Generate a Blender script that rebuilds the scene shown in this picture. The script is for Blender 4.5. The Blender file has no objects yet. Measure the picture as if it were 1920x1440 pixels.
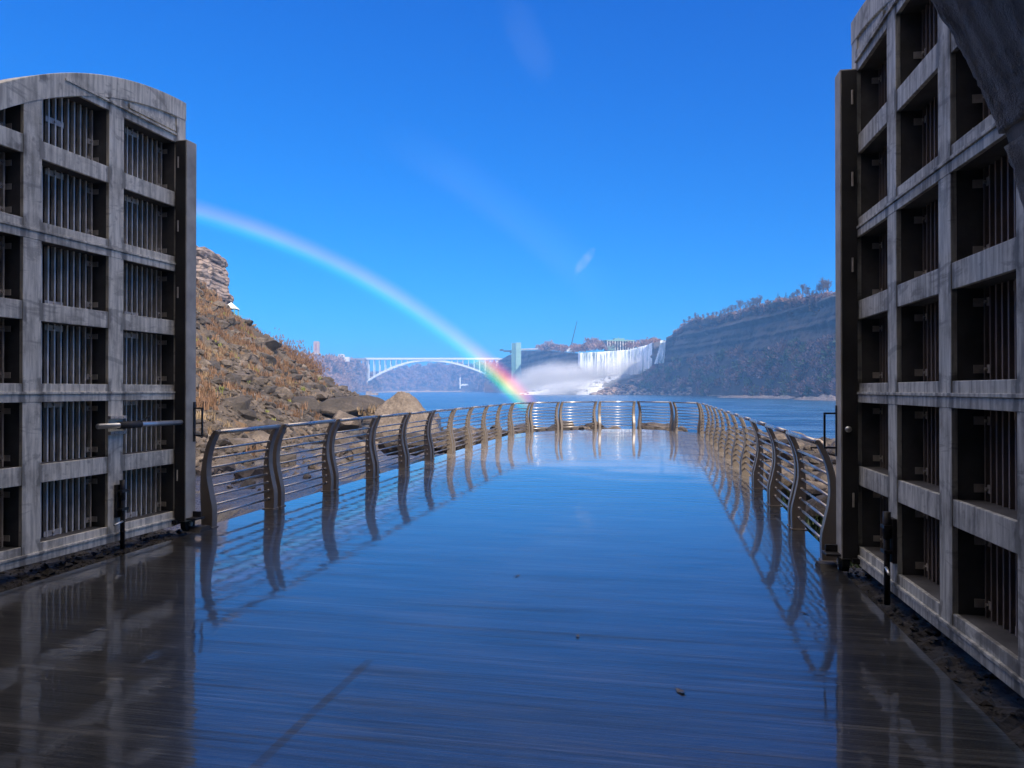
import bpy, bmesh, math, random
from mathutils import Vector, Matrix, noise
from math import sin, cos, pi, radians, sqrt, atan2

S = bpy.context.scene
COL = S.collection
random.seed(7)
R = random.random
U = random.uniform

# ------------------------------------------------------------------ camera
CH = 1.56                      # eye height above the deck
F = 1390.0                     # focal length in pixels of the 1920 px wide photograph
cam = bpy.data.cameras.new("camera")
cam.sensor_width = 36.0
cam.lens = F / 1920 * 36
cam.clip_start = 0.05
cam.clip_end = 20000
co = bpy.data.objects.new("camera", cam)
COL.objects.link(co)
co.location = (0, 0, CH)
co.rotation_euler = (radians(90 + 0.41), 0, 0)
S.camera = co
# ------------------------------------------------------------------ light
SUN_AZ, SUN_EL = radians(148.5), radians(28)
SKY_CURVE = [(.166, 1.6, .07), (.166, .95, .45), (.166, .6, .98)]
SV = Vector((sin(SUN_AZ) * cos(SUN_EL), cos(SUN_AZ) * cos(SUN_EL), sin(SUN_EL)))
W = bpy.data.worlds.new("World")
S.world = W
W.use_nodes = True
wn = W.node_tree.nodes
wl = W.node_tree.links
wn.clear()
sky = wn.new('ShaderNodeTexSky')
sky.sky_type = 'NISHITA'
sky.sun_disc = False
sky.sun_elevation = SUN_EL
sky.sun_rotation = SUN_AZ
sky.altitude = 300
sky.air_density = 1.0
sky.dust_density = 0.15
sky.ozone_density = 3.5
hs = wn.new('ShaderNodeHueSaturation')
hs.inputs['Hue'].default_value = 0.497
hs.inputs['Saturation'].default_value = 1.0
hs.inputs['Value'].default_value = 1.0
wl.new(sky.outputs[0], hs.inputs['Color'])
# deepen the clear autumn sky: per-channel response of the air
sep_ = wn.new('ShaderNodeSeparateColor'); cmb_ = wn.new('ShaderNodeCombineColor')
wl.new(hs.outputs[0], sep_.inputs[0])
for i_, (sc_, pw_, kk_) in enumerate(SKY_CURVE):
    a_ = wn.new('ShaderNodeMath'); a_.operation = 'MULTIPLY'; a_.inputs[1].default_value = sc_
    b_ = wn.new('ShaderNodeMath'); b_.operation = 'POWER'; b_.inputs[1].default_value = pw_
    c_ = wn.new('ShaderNodeMath'); c_.operation = 'MULTIPLY'; c_.inputs[1].default_value = kk_ / sc_
    wl.new(sep_.outputs[i_], a_.inputs[0]); wl.new(a_.outputs[0], b_.inputs[0]); wl.new(b_.outputs[0], c_.inputs[0]); wl.new(c_.outputs[0], cmb_.inputs[i_])
last = cmb_.outputs[0]


def wisp(last, d, size, stretch, amt, nscale, seed):
    """a faint wisp of cloud in the sky around direction d"""
    tc = wn.new('ShaderNodeTexCoord')
    d = Vector(d).normalized()
    right = d.cross(Vector((0, 0, 1))).normalized()
    up = right.cross(d)
    a = stretch[1]
    e1 = (right * cos(a) + up * sin(a)) / (size * stretch[0])
    e2 = (up * cos(a) - right * sin(a)) / size
    dots = []
    for e in (e1, e2):
        v = wn.new('ShaderNodeVectorMath'); v.operation = 'DOT_PRODUCT'
        v.inputs[1].default_value = e
        wl.new(tc.outputs['Generated'], v.inputs[0])
        p = wn.new('ShaderNodeMath'); p.operation = 'POWER'; p.inputs[1].default_value = 2
        ab = wn.new('ShaderNodeMath'); ab.operation = 'ABSOLUTE'
        wl.new(v.outputs['Value'], ab.inputs[0]); wl.new(ab.outputs[0], p.inputs[0])
        dots.append(p)
    v = wn.new('ShaderNodeVectorMath'); v.operation = 'DOT_PRODUCT'
    v.inputs[1].default_value = d
    wl.new(tc.outputs['Generated'], v.inputs[0])
    front = wn.new('ShaderNodeMath'); front.operation = 'GREATER_THAN'; front.inputs[1].default_value = 0.5
    wl.new(v.outputs['Value'], front.inputs[0])
    ad = wn.new('ShaderNodeMath'); ad.operation = 'ADD'
    wl.new(dots[0].outputs[0], ad.inputs[0]); wl.new(dots[1].outputs[0], ad.inputs[1])
    nz = wn.new('ShaderNodeTexNoise'); nz.inputs['Scale'].default_value = nscale
    nz.inputs['Detail'].default_value = 3
    mp = wn.new('ShaderNodeMapping'); mp.inputs['Location'].default_value = (seed, seed * 2, 0)
    wl.new(tc.outputs['Generated'], mp.inputs[0]); wl.new(mp.outputs[0], nz.inputs['Vector'])
    nm = wn.new('ShaderNodeMath'); nm.operation = 'MULTIPLY_ADD'
    nm.inputs[1].default_value = 2.4; nm.inputs[2].default_value = -0.9
    wl.new(nz.outputs[0], nm.inputs[0])
    sb = wn.new('ShaderNodeMath'); sb.operation = 'SUBTRACT'
    sb.inputs[0].default_value = 1.0
    wl.new(ad.outputs[0], sb.inputs[1])
    ad2 = wn.new('ShaderNodeMath'); ad2.operation = 'ADD'; ad2.use_clamp = True
    wl.new(sb.outputs[0], ad2.inputs[0]); 
    nm2 = wn.new('ShaderNodeMath'); nm2.operation = 'SUBTRACT'; nm2.inputs[1].default_value = 0.35
    wl.new(nm.outputs[0], nm2.inputs[0]); wl.new(nm2.outputs[0], ad2.inputs[1])
    cl = wn.new('ShaderNodeMath'); cl.operation = 'MULTIPLY'; cl.use_clamp = True
    sbc = wn.new('ShaderNodeMath'); sbc.operation = 'MULTIPLY'; sbc.use_clamp = True; sbc.inputs[1].default_value = 1.5
    wl.new(sb.outputs[0], sbc.inputs[0])
    wl.new(ad2.outputs[0], cl.inputs[0]); wl.new(sbc.outputs[0], cl.inputs[1])
    m2 = wn.new('ShaderNodeMath'); m2.operation = 'MULTIPLY'
    wl.new(cl.outputs[0], m2.inputs[0]); wl.new(front.outputs[0], m2.inputs[1])
    m3 = wn.new('ShaderNodeMath'); m3.operation = 'MULTIPLY'; m3.inputs[1].default_value = amt
    wl.new(m2.outputs[0], m3.inputs[0])
    mx = wn.new('ShaderNodeMix'); mx.data_type = 'RGBA'
    mx.inputs['B'].default_value = (4.2, 4.8, 6.2, 1)
    wl.new(m3.outputs[0], mx.inputs['Factor']); wl.new(last, mx.inputs['A'])
    return mx.outputs['Result']


def pdir(x, y):
    return Vector(((x - 960) / F, 1, (730 - y) / F)).normalized()


last = wisp(last, pdir(1096, 490), 0.0085, (2.9, radians(52)), 0.22, 90, 3.1)
last = wisp(last, pdir(992, 70), 0.030, (2.4, radians(-62)), 0.035, 14, 5.7)
# bright cloud veil added overhead, out of view, to fill the shaded gates
tc_ = wn.new('ShaderNodeTexCoord')
sz_ = wn.new('ShaderNodeSeparateXYZ'); wl.new(tc_.outputs['Generated'], sz_.inputs[0])
mr_ = wn.new('ShaderNodeMapRange'); mr_.interpolation_type = 'SMOOTHSTEP'; mr_.inputs[1].default_value = 0.58; mr_.inputs[2].default_value = 0.86
wl.new(sz_.outputs[2], mr_.inputs[0])
cn_ = wn.new('ShaderNodeTexNoise'); cn_.inputs['Scale'].default_value = 3.0; cn_.inputs['Detail'].default_value = 6; cn_.inputs['Distortion'].default_value = 1.0
wl.new(tc_.outputs['Generated'], cn_.inputs['Vector'])
cr_ = wn.new('ShaderNodeMapRange'); cr_.inputs[1].default_value = 0.3; cr_.inputs[2].default_value = 0.6; cr_.inputs[3].default_value = 0.35
wl.new(cn_.outputs[0], cr_.inputs[0])
mm_ = wn.new('ShaderNodeMath'); mm_.operation = 'MULTIPLY'
wl.new(mr_.outputs[0], mm_.inputs[0]); wl.new(cr_.outputs[0], mm_.inputs[1])
mc_ = wn.new('ShaderNodeMix'); mc_.data_type = 'RGBA'; mc_.inputs['B'].default_value = (21.0, 18.4, 15.8, 1)
wl.new(mm_.outputs[0], mc_.inputs['Factor']); wl.new(last, mc_.inputs['A'])
last = mc_.outputs['Result']
bg = wn.new('ShaderNodeBackground')
bg.inputs['Strength'].default_value = 0.13
wl.new(last, bg.inputs['Color'])
wo = wn.new('ShaderNodeOutputWorld')
wl.new(bg.outputs[0], wo.inputs['Surface'])

sl = bpy.data.lights.new("sun", 'SUN')
sl.energy = 4.6
sl.angle = radians(0.5)
sl.color = (1.0, 0.9, 0.76)
so = bpy.data.objects.new("sun", sl)
COL.objects.link(so)
so.rotation_euler = SV.to_track_quat('Z', 'Y').to_euler()
so.location = (20, -30, 40)
S.view_settings.view_transform = 'Standard'
S.view_settings.look = 'None'
S.view_settings.gamma = 1
S.view_settings.exposure = 0.35
S.cycles.volume_bounces = 1
S.cycles.max_bounces = 8

# ------------------------------------------------------------------ frames
AX = radians(11.3)
A2 = Vector((sin(AX), cos(AX), 0))     # along the walkway
R2 = Vector((cos(AX), -sin(AX), 0))    # to its right


def UV(u, v, z=0.0):
    p = A2 * u + R2 * v
    return Vector((p.x, p.y, z))


def P(x, y, D):
    """point seen at photo pixel x, y when it stands D metres ahead"""
    return Vector(((x - 960) / F * D, D, CH + (730 - y) / F * D))


# ------------------------------------------------------------------ helpers
def link(name, me, mat=None, parent=None, smooth=False):
    o = bpy.data.objects.new(name, me)
    COL.objects.link(o)
    if mat is not None and not me.materials:
        for m in (mat if isinstance(mat, (list, tuple)) else [mat]):
            me.materials.append(m)
    if parent is not None:
        o.parent = parent
    if smooth:
        for p in me.polygons:
            p.use_smooth = True
    return o


def tag(o, label=None, cat=None, group=None, kind=None):
    if label: o['label'] = label
    if cat: o['category'] = cat
    if group: o['group'] = group
    if kind: o['kind'] = kind
    return o


def thing(name, label, cat, loc=(0, 0, 0), rz=0.0, group=None):
    o = bpy.data.objects.new(name, None)
    COL.objects.link(o)
    o.location = loc
    o.rotation_euler = (0, 0, rz)
    o.empty_display_size = 0.3
    return tag(o, label, cat, group)


class MB:
    def __init__(s):
        s.v = []; s.f = []; s.mi = []; s.m = 0

    def add(s, vs, fs):
        b = len(s.v)
        s.v += [tuple(p) for p in vs]
        for f in fs:
            s.f.append([i + b for i in f]); s.mi.append(s.m)
        return s

    def box(s, x0, x1, y0, y1, z0, z1):
        if y1 < y0: y0, y1 = y1, y0
        if x1 < x0: x0, x1 = x1, x0
        vs = [(x0, y0, z0), (x1, y0, z0), (x1, y1, z0), (x0, y1, z0), (x0, y0, z1), (x1, y0, z1), (x1, y1, z1), (x0, y1, z1)]
        return s.add(vs, [(0, 3, 2, 1), (4, 5, 6, 7), (0, 1, 5, 4), (1, 2, 6, 5), (2, 3, 7, 6), (3, 0, 4, 7)])

    def tube(s, a, b, r0, r1=None, n=8, cap=True):
        a = Vector(a); b = Vector(b)
        if r1 is None: r1 = r0
        d = (b - a)
        if d.length < 1e-6: return s
        d.normalize()
        t = d.cross(Vector((0, 0, 1)))
        if t.length < 0.05: t = d.cross(Vector((1, 0, 0)))
        t.normalize(); w = d.cross(t)
        vs = []
        for c, r in ((a, r0), (b, r1)):
            for i in range(n):
                an = 2 * pi * i / n
                vs.append(c + t * (r * cos(an)) + w * (r * sin(an)))
        fs = [(i, (i + 1) % n, n + (i + 1) % n, n + i) for i in range(n)]
        if cap:
            fs.append(tuple(range(n - 1, -1, -1))); fs.append(tuple(range(n, 2 * n)))
        return s.add(vs, fs)

    def bar(s, a, b, w, h):
        """rectangular bar from a to b, w wide and h high"""
        a = Vector(a); b = Vector(b); d = (b - a).normalized()
        t = d.cross(Vector((0, 0, 1)))
        if t.length < 0.05: t = Vector((1, 0, 0))
        t.normalize(); up = t.cross(d).normalized()
        vs = []
        for c in (a, b):
            for i, j in ((-1, -1), (1, -1), (1, 1), (-1, 1)):
                vs.append(c + t * (i * w / 2) + up * (j * h / 2))
        return s.add(vs, [(3, 2, 1, 0), (4, 5, 6, 7), (0, 1, 5, 4), (1, 2, 6, 5), (2, 3, 7, 6), (3, 0, 4, 7)])

    def prism(s, pts, f0, f1):
        """extrude a 2D outline; f0, f1 map (a,b) to 3D"""
        n = len(pts)
        vs = [f0(*p) for p in pts] + [f1(*p) for p in pts]
        fs = [(i, (i + 1) % n, n + (i + 1) % n, n + i) for i in range(n)]
        fs.append(tuple(range(n - 1, -1, -1))); fs.append(tuple(range(n, 2 * n)))
        return s.add(vs, fs)

    def mesh(s, name, fix=True):
        me = bpy.data.meshes.new(name)
        me.from_pydata(s.v, [], s.f)
        if fix:
            bm = bmesh.new(); bm.from_mesh(me)
            bmesh.ops.recalc_face_normals(bm, faces=bm.faces)
            bm.to_mesh(me); bm.free()
        if any(s.mi):
            me.polygons.foreach_set('material_index', s.mi)
        me.update()
        return me

    def build(s, name, mat, parent=None, bevel=0, smooth=False, fix=True):
        o = link(name, s.mesh(name, fix), mat, parent, smooth)
        if bevel:
            m = o.modifiers.new('bevel', 'BEVEL'); m.width = bevel; m.segments = 2; m.limit_method = 'ANGLE'
        return o


def grid(nx, ny, fn):
    vs = []; fs = []
    for j in range(ny):
        for i in range(nx):
            vs.append(tuple(fn(i / (nx - 1), j / (ny - 1))))
    for j in range(ny - 1):
        for i in range(nx - 1):
            a = j * nx + i
            fs.append((a, a + 1, a + nx + 1, a + nx))
    m = MB(); m.add(vs, fs)
    return m


def fbm(x, y, z=0.0, o=4):
    return noise.fractal(Vector((x, y, z)), 1.0, 2.0, o)


def sstep(a, b, x):
    t = min(1, max(0, (x - a) / (b - a)))
    return t * t * (3 - 2 * t)


def lerp_table(tab, x):
    if x <= tab[0][0]: return tab[0][1:]
    for p, q in zip(tab, tab[1:]):
        if x <= q[0]:
            t = (x - p[0]) / (q[0] - p[0])
            return tuple(a + (b - a) * t for a, b in zip(p[1:], q[1:]))
    return tab[-1][1:]


# ------------------------------------------------------------------ materials
class Nd:
    def __init__(s, name):
        s.m = bpy.data.materials.new(name)
        s.m.use_nodes = True
        s.t = s.m.node_tree
        s.n = s.t.nodes; s.l = s.t.links
        s.b = s.n['Principled BSDF']
        s.out = s.n['Material Output']
        s.tc = s.n.new('ShaderNodeTexCoord')

    def new(s, k, **kw):
        x = s.n.new(k)
        for a, b in kw.items(): setattr(x, a, b)
        return x

    def noise(s, scale, detail=4, rough=0.55, vec=None, sc=None, dist=0.0):
        x = s.new('ShaderNodeTexNoise')
        x.inputs['Scale'].default_value = scale
        x.inputs['Detail'].default_value = detail
        x.inputs['Roughness'].default_value = rough
        x.inputs['Distortion'].default_value = dist
        v = vec or s.tc.outputs['Object']
        if sc:
            mp = s.new('ShaderNodeMapping')
            if len(sc) > 3: mp.inputs['Rotation'].default_value = (0, 0, sc[3])
            mp.inputs['Scale'].default_value = sc[:3]
            s.l.new(v, mp.inputs[0]); v = mp.outputs[0]
        s.l.new(v, x.inputs['Vector'])
        return x.outputs[0]

    def ramp(s, fac, stops):
        x = s.new('ShaderNodeValToRGB')
        e = x.color_ramp.elements
        while len(e) < len(stops): e.new(0.5)
        for i, (p, c) in enumerate(stops):
            e[i].position = p
            c = c if isinstance(c, (tuple, list)) else (c, c, c)
            e[i].color = (*c[:3], 1)
        s.l.new(fac, x.inputs[0])
        return x.outputs[0]

    def mix(s, fac, a, b, mode='MIX'):
        x = s.new('ShaderNodeMix', data_type='RGBA', blend_type=mode)
        for k, v in (('Factor', fac), ('A', a), ('B', b)):
            if isinstance(v, (int, float)):
                x.inputs[k].default_value = v if k == 'Factor' else (v, v, v, 1)
            elif isinstance(v, (tuple, list)):
                x.inputs[k].default_value = (*v[:3], 1)
            else:
                s.l.new(v, x.inputs[k])
        return x.outputs['Result']

    def math(s, op, a, b=None, c=None, clamp=False):
        x = s.new('ShaderNodeMath', operation=op, use_clamp=clamp)
        for i, v in enumerate((a, b, c)):
            if v is None: continue
            if isinstance(v, (int, float)): x.inputs[i].default_value = v
            else: s.l.new(v, x.inputs[i])
        return x.outputs[0]

    def set(s, key, v):
        if isinstance(v, (int, float)): s.b.inputs[key].default_value = v
        elif isinstance(v, (tuple, list)): s.b.inputs[key].default_value = (*v[:3], 1)
        else: s.l.new(v, s.b.inputs[key])

    def bump(s, h, strength=0.3, dist=0.02, prev=None):
        x = s.new('ShaderNodeBump')
        x.inputs['Strength'].default_value = strength if isinstance(strength, (int, float)) else 1
        if not isinstance(strength, (int, float)): s.l.new(strength, x.inputs['Strength'])
        x.inputs['Distance'].default_value = dist
        s.l.new(h, x.inputs['Height'])
        if prev is not None: s.l.new(prev, x.inputs['Normal'])
        return x.outputs[0]


def simple(name, c, rough=0.6, metal=0.0, var=0.25, scale=3.0, bump=0.15, bdist=0.01, bscale=None, c2=None):
    k = Nd(name)
    f = k.noise(scale, 5)
    c2 = c2 or tuple(x * (1 - var) for x in c)
    k.set('Base Color', k.ramp(f, [(0.3, c2), (0.7, c)]))
    k.set('Roughness', rough); k.set('Metallic', metal)
    if bump:
        k.l.new(k.bump(k.noise(bscale or scale * 6, 4), bump, bdist), k.b.inputs['Normal'])
    return k.m


# gate paint: weathered grey with stains and darker smears
def gate_mat(name, c1, c2, streak):
    k = Nd(name)
    a = k.noise(2.2, 6, 0.65)
    b = k.noise(1.0, 5, 0.6, sc=(22, 22, 2.2))
    base = k.ramp(a, [(0.28, c2), (0.5, c1), (0.8, tuple(x * 1.15 for x in c1))])
    st = k.ramp(b, [(0.42, 1.0), (0.62, 1 - streak)])
    base = k.mix(1.0, base, st, 'MULTIPLY')
    g = k.noise(9, 3, 0.5)
    base = k.mix(k.ramp(g, [(0.60, 0.0), (0.70, 0.45)]), base, (0.12, 0.10, 0.09))
    xyz = k.new('ShaderNodeSeparateXYZ'); k.l.new(k.tc.outputs['Object'], xyz.inputs[0])
    dz = k.math('PINGPONG', k.math('SUBTRACT', xyz.outputs[2], 0.13), 0.352)
    near_ = None
    for e_ in (.15, .934, 1.129, 1.897, 2.083, 2.86):
        d_ = k.math('ABSOLUTE', k.math('SUBTRACT', xyz.outputs[0], e_))
        near_ = d_ if near_ is None else k.math('MINIMUM', near_, d_)
    wv = k.math('MULTIPLY', k.math('SUBTRACT', k.noise(7, 4, 0.6), 0.5), 0.16)
    jn = k.math('ADD', k.math('MAXIMUM', k.math('MULTIPLY', near_, 1.7), k.math('SUBTRACT', dz, 0.045)), wv)
    base = k.mix(k.ramp(jn, [(0.035, 0.72), (0.07, 0.0)]), base, tuple(x * .42 for x in c2))
    sm = k.noise(1.0, 5, 0.65, sc=(1.6, 1.6, 5.5), dist=1.2)
    base = k.mix(k.ramp(sm, [(0.56, 0.0), (0.62, 0.5)]), base, tuple(x * .7 for x in c2))
    rs = k.noise(1.0, 4, 0.7, sc=(9, 9, 1.1))
    base = k.mix(k.ramp(rs, [(0.66, 0.0), (0.74, 0.5)]), base, (0.20, 0.13, 0.09))
    k.set('Base Color', base)
    k.set('Roughness', k.ramp(a, [(0.3, 0.75), (0.7, 0.5)]))
    k.set('Metallic', 0.0)
    k.l.new(k.bump(k.noise(60, 4), 0.25, 0.004), k.b.inputs['Normal'])
    return k.m


M_gate = gate_mat('gate_paint', (0.80, 0.74, 0.62), (0.36, 0.33, 0.28), 0.42)
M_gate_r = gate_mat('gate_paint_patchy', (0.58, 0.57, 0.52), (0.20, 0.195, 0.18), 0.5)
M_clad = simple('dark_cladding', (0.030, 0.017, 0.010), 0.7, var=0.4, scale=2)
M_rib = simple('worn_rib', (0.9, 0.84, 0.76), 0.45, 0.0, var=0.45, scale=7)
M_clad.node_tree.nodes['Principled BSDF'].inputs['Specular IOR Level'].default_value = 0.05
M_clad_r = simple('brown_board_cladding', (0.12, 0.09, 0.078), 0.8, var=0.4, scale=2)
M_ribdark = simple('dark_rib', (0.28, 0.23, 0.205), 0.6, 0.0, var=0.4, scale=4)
M_reveal_shade = simple('shaded_reveal_tone', (0.12, 0.115, 0.115), 0.8, var=0.5, scale=5)  # shade on the frame's side faces, put in as a darker colour
M_block = simple('weathered_post', (0.50, 0.47, 0.42), 0.7, var=0.45, scale=4)
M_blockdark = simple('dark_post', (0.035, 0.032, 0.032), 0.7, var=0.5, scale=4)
M_galv = simple('galvanised_tube', (0.75, 0.75, 0.75), 0.3, 0.7, var=0.3, scale=9, bump=0.05)
M_dark = simple('dark_steel', (0.022, 0.020, 0.022), 0.55, 0.2, var=0.5, scale=9)
M_plate = simple('steel_plate', (0.62, 0.56, 0.5), 0.5, 0.0, var=0.4, scale=14)
M_black = simple('black_steel', (0.01, 0.01, 0.012), 0.4, 0.3, bump=0)
M_rubber = simple('black_rubber', (0.012, 0.012, 0.013), 0.8)
M_railpost = simple('brown_grey_post', (0.19, 0.155, 0.125), 0.38, 0.15, var=0.2, scale=5, bump=0.06)
k = Nd('stainless_rail')
k.set('Base Color', k.ramp(k.noise(3, 3), [(0.3, (0.34, 0.31, 0.29)), (0.7, (0.44, 0.40, 0.37))]))
k.set('Metallic', 0.85)
k.set('Roughness', k.ramp(k.noise(4, 3), [(0.3, 0.24), (0.7, 0.34)]))
M_stain = k.m

# wet concrete deck
k = Nd('wet_concrete')
obj = k.tc.outputs['Object']
rot = k.new('ShaderNodeMapping'); rot.inputs['Rotation'].default_value = (0, 0, AX)
k.l.new(obj, rot.inputs[0])
uvw = rot.outputs[0]                 # x across the walkway, y along it
big = k.noise(0.35, 4, 0.55, vec=uvw, sc=(0.6, 1.6, 1))
mid = k.noise(1.6, 5, 0.6, vec=uvw, sc=(0.5, 2.4, 1))
broom = k.noise(1.0, 4, 0.7, vec=uvw, sc=(1.1, 55, 1), dist=0.25)
broom2 = k.noise(1.0, 3, 0.6, vec=uvw, sc=(2.5, 140, 1))
fine = k.noise(90, 3, 0.7, vec=uvw)
col = k.ramp(mid, [(0.25, (0.006, 0.006, 0.006)), (0.5, (0.013, 0.0125, 0.012)), (0.8, (0.038, 0.036, 0.033))])
col = k.mix(k.ramp(broom, [(0.50, 0.0), (0.62, 0.6)]), col, (0.055, 0.052, 0.047))
col = k.mix(k.ramp(fine, [(0.56, 0.0), (0.68, 0.5)]), col, (0.12, 0.112, 0.10))
# sunlight on the outer end put into the colour: paler, in patches
sep0 = k.new('ShaderNodeSeparateXYZ'); k.l.new(uvw, sep0.inputs[0])
sunny = k.new('ShaderNodeMapRange'); sunny.clamp = True
dn = k.noise(1.0, 4, 0.6, vec=uvw, sc=(0.5, 1.2, 1), dist=0.5)
k.l.new(k.math('ADD', sep0.outputs[1], k.math('MULTIPLY', k.math('SUBTRACT', dn, 0.5), 7.0)), sunny.inputs[0])
sunny.inputs[1].default_value = 12.5; sunny.inputs[2].default_value = 16.0
col = k.mix(k.math('MULTIPLY', sunny.outputs[0], k.ramp(mid, [(0.25, 0.55), (0.6, 1.0)])), col, (0.30, 0.26, 0.22))
# trowelled strip running along the slab, and slab joints across it
sep = k.new('ShaderNodeSeparateXYZ'); k.l.new(uvw, sep.inputs[0])
wob = k.noise(0.8, 3, 0.5, vec=uvw)
sx = k.math('ADD', sep.outputs[0], k.math('MULTIPLY', k.math('SUBTRACT', wob, 0.5), 0.05))
strip = k.math('LESS_THAN', k.math('ABSOLUTE', k.math('SUBTRACT', sx, -1.64)), 0.026)
sy = k.math('ADD', sep.outputs[1], k.math('MULTIPLY', k.math('SUBTRACT', wob, 0.5), 0.06))
jm = k.math('PINGPONG', k.math('ADD', sy, 1.15), 1.9)
joint = k.math('LESS_THAN', jm, 0.009)
near = k.math('MULTIPLY', k.math('LESS_THAN', sep.outputs[1], 4.05), k.ramp(mid, [(0.3, 0.3), (0.6, 0.8)]))
strip = k.math('MULTIPLY', strip, near)
# smooth pooled water where 'pool' is 1 (towards the railings and the far end)
px = k.math('ABSOLUTE', k.math('ADD', sep.outputs[0], 1.75))
edge = k.ramp(k.math('ADD', px, k.math('MULTIPLY', k.math('SUBTRACT', big, 0.5), 3.2)), [(0.15, 0.0), (0.27, 1.0)])
edge = k.new('ShaderNodeMapRange'); edge.clamp = True
k.l.new(k.math('ADD', px, k.math('MULTIPLY', k.math('SUBTRACT', big, 0.5), 4.0)), edge.inputs[0])
edge.inputs[1].default_value = 1.6; edge.inputs[2].default_value = 2.7
farr = k.new('ShaderNodeMapRange'); farr.clamp = True
k.l.new(k.math('ADD', sep.outputs[1], k.math('MULTIPLY', k.math('SUBTRACT', big, 0.5), 6.0)), farr.inputs[0])
farr.inputs[1].default_value = 5.0; farr.inputs[2].default_value = 9.0
nearpool = k.ramp(big, [(0.5, 0.0), (0.6, 1.0)])
pool = k.math('MULTIPLY', farr.outputs[0], k.math('MULTIPLY_ADD', edge.outputs[0], 0.7, 0.3), clamp=True)
rough = k.math('MULTIPLY_ADD', pool, -0.05, 0.10)
rough = k.math('ADD', rough, k.math('MULTIPLY', k.math('SUBTRACT', mid, 0.5), 0.07), clamp=True)
rough = k.math('MAXIMUM', rough, 0.025)
fade = k.new('ShaderNodeMapRange'); fade.clamp = True          # broom marks lie under deeper water farther out
k.l.new(sep.outputs[1], fade.inputs[0]); fade.inputs[1].default_value = 3.0; fade.inputs[2].default_value = 9.0
fade.inputs[3].default_value = 1.0; fade.inputs[4].default_value = 0.06
streak = k.noise(1.0, 4, 0.6, vec=uvw, sc=(0.55, 9, 1), dist=0.4)
thin = k.ramp(streak, [(0.52, 0.0), (0.68, 1.0)])
inv = fade.outputs[0]
grit = k.ramp(k.noise(26, 3, 0.7, vec=uvw), [(0.60, 0.0), (0.66, 1.0)])
patch = k.ramp(k.noise(1.0, 4, 0.6, vec=uvw, sc=(0.7, 2.6, 1), dist=0.6), [(0.50, 0.0), (0.62, 1.0)])
rip = k.noise(1.0, 3, 0.5, vec=uvw, sc=(1.6, 4.5, 1), dist=0.3)
rip2 = k.noise(1.0, 2, 0.5, vec=uvw, sc=(5, 14, 1))
n1 = k.bump(rip, 0.30, 0.0060)
n2 = k.bump(broom, k.math('MULTIPLY', inv, 0.5), 0.006, n1)
n3 = k.bump(broom2, k.math('MULTIPLY', inv, 0.25), 0.003, n2)
n4 = k.bump(fine, k.math('MULTIPLY', inv, 0.25), 0.0015, n3)
k.l.new(n4, k.b.inputs['Normal'])
cn1 = k.bump(rip2, 0.30, 0.0010, n1)
cn2a = k.bump(broom, k.math('MULTIPLY', inv, k.math('MULTIPLY_ADD', thin, 0.22, 0.02)), 0.004, cn1)
lines = k.noise(1.0, 3, 0.6, vec=uvw, sc=(0.35, 16, 1), dist=0.3)
lines2 = k.noise(1.0, 2, 0.5, vec=uvw, sc=(0.5, 48, 1), dist=0.2)
cn2 = k.bump(lines, k.math('MULTIPLY', fade.outputs[0], 0.11), 0.004, cn2a)
k.l.new(cn2, k.b.inputs['Coat Normal'])
col = k.mix(strip, col, (0.03, 0.027, 0.024))
col = k.mix(k.math('MULTIPLY', k.ramp(k.noise(1.0, 5, 0.7, vec=uvw, sc=(0.45, 38, 1), dist=0.3), [(0.52, 0.0), (0.62, 0.5)]), k.ramp(mid, [(0.35, 0.1), (0.65, 1.0)])), col, (0.15, 0.14, 0.125))
col = k.mix(joint, col, (0.012, 0.011, 0.01))
k.set('Base Color', col)
k.set('Roughness', 0.32)
k.b.inputs['IOR'].default_value = 1.4
k.set('Coat Weight', k.math('SUBTRACT', k.math('SUBTRACT', 1.0, k.math('MULTIPLY', thin, k.math('MULTIPLY_ADD', inv, 0.30, 0.10))), k.math('MULTIPLY', strip, 0.75)))
lw = k.math('ADD', k.math('MULTIPLY', k.math('MULTIPLY', patch, inv), k.math('MULTIPLY_ADD', grit, 0.35, 0.12)), k.math('ADD', k.math('MULTIPLY', k.ramp(lines2, [(0.50, 0.0), (0.60, 1.0)]), k.math('MULTIPLY_ADD', inv, 0.30, 0.05)), k.math('MULTIPLY', k.ramp(lines, [(0.56, 0.0), (0.64, 1.0)]), 0.22)))
k.set('Coat Weight', k.math('SUBTRACT', k.b.inputs['Coat Weight'].links[0].from_socket, lw, clamp=True))
k.set('Coat Roughness', k.math('MULTIPLY_ADD', k.math('MULTIPLY', thin, inv), 0.07, 0.010))
k.b.inputs['Coat IOR'].default_value = 1.75
M_deck = k.m

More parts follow.
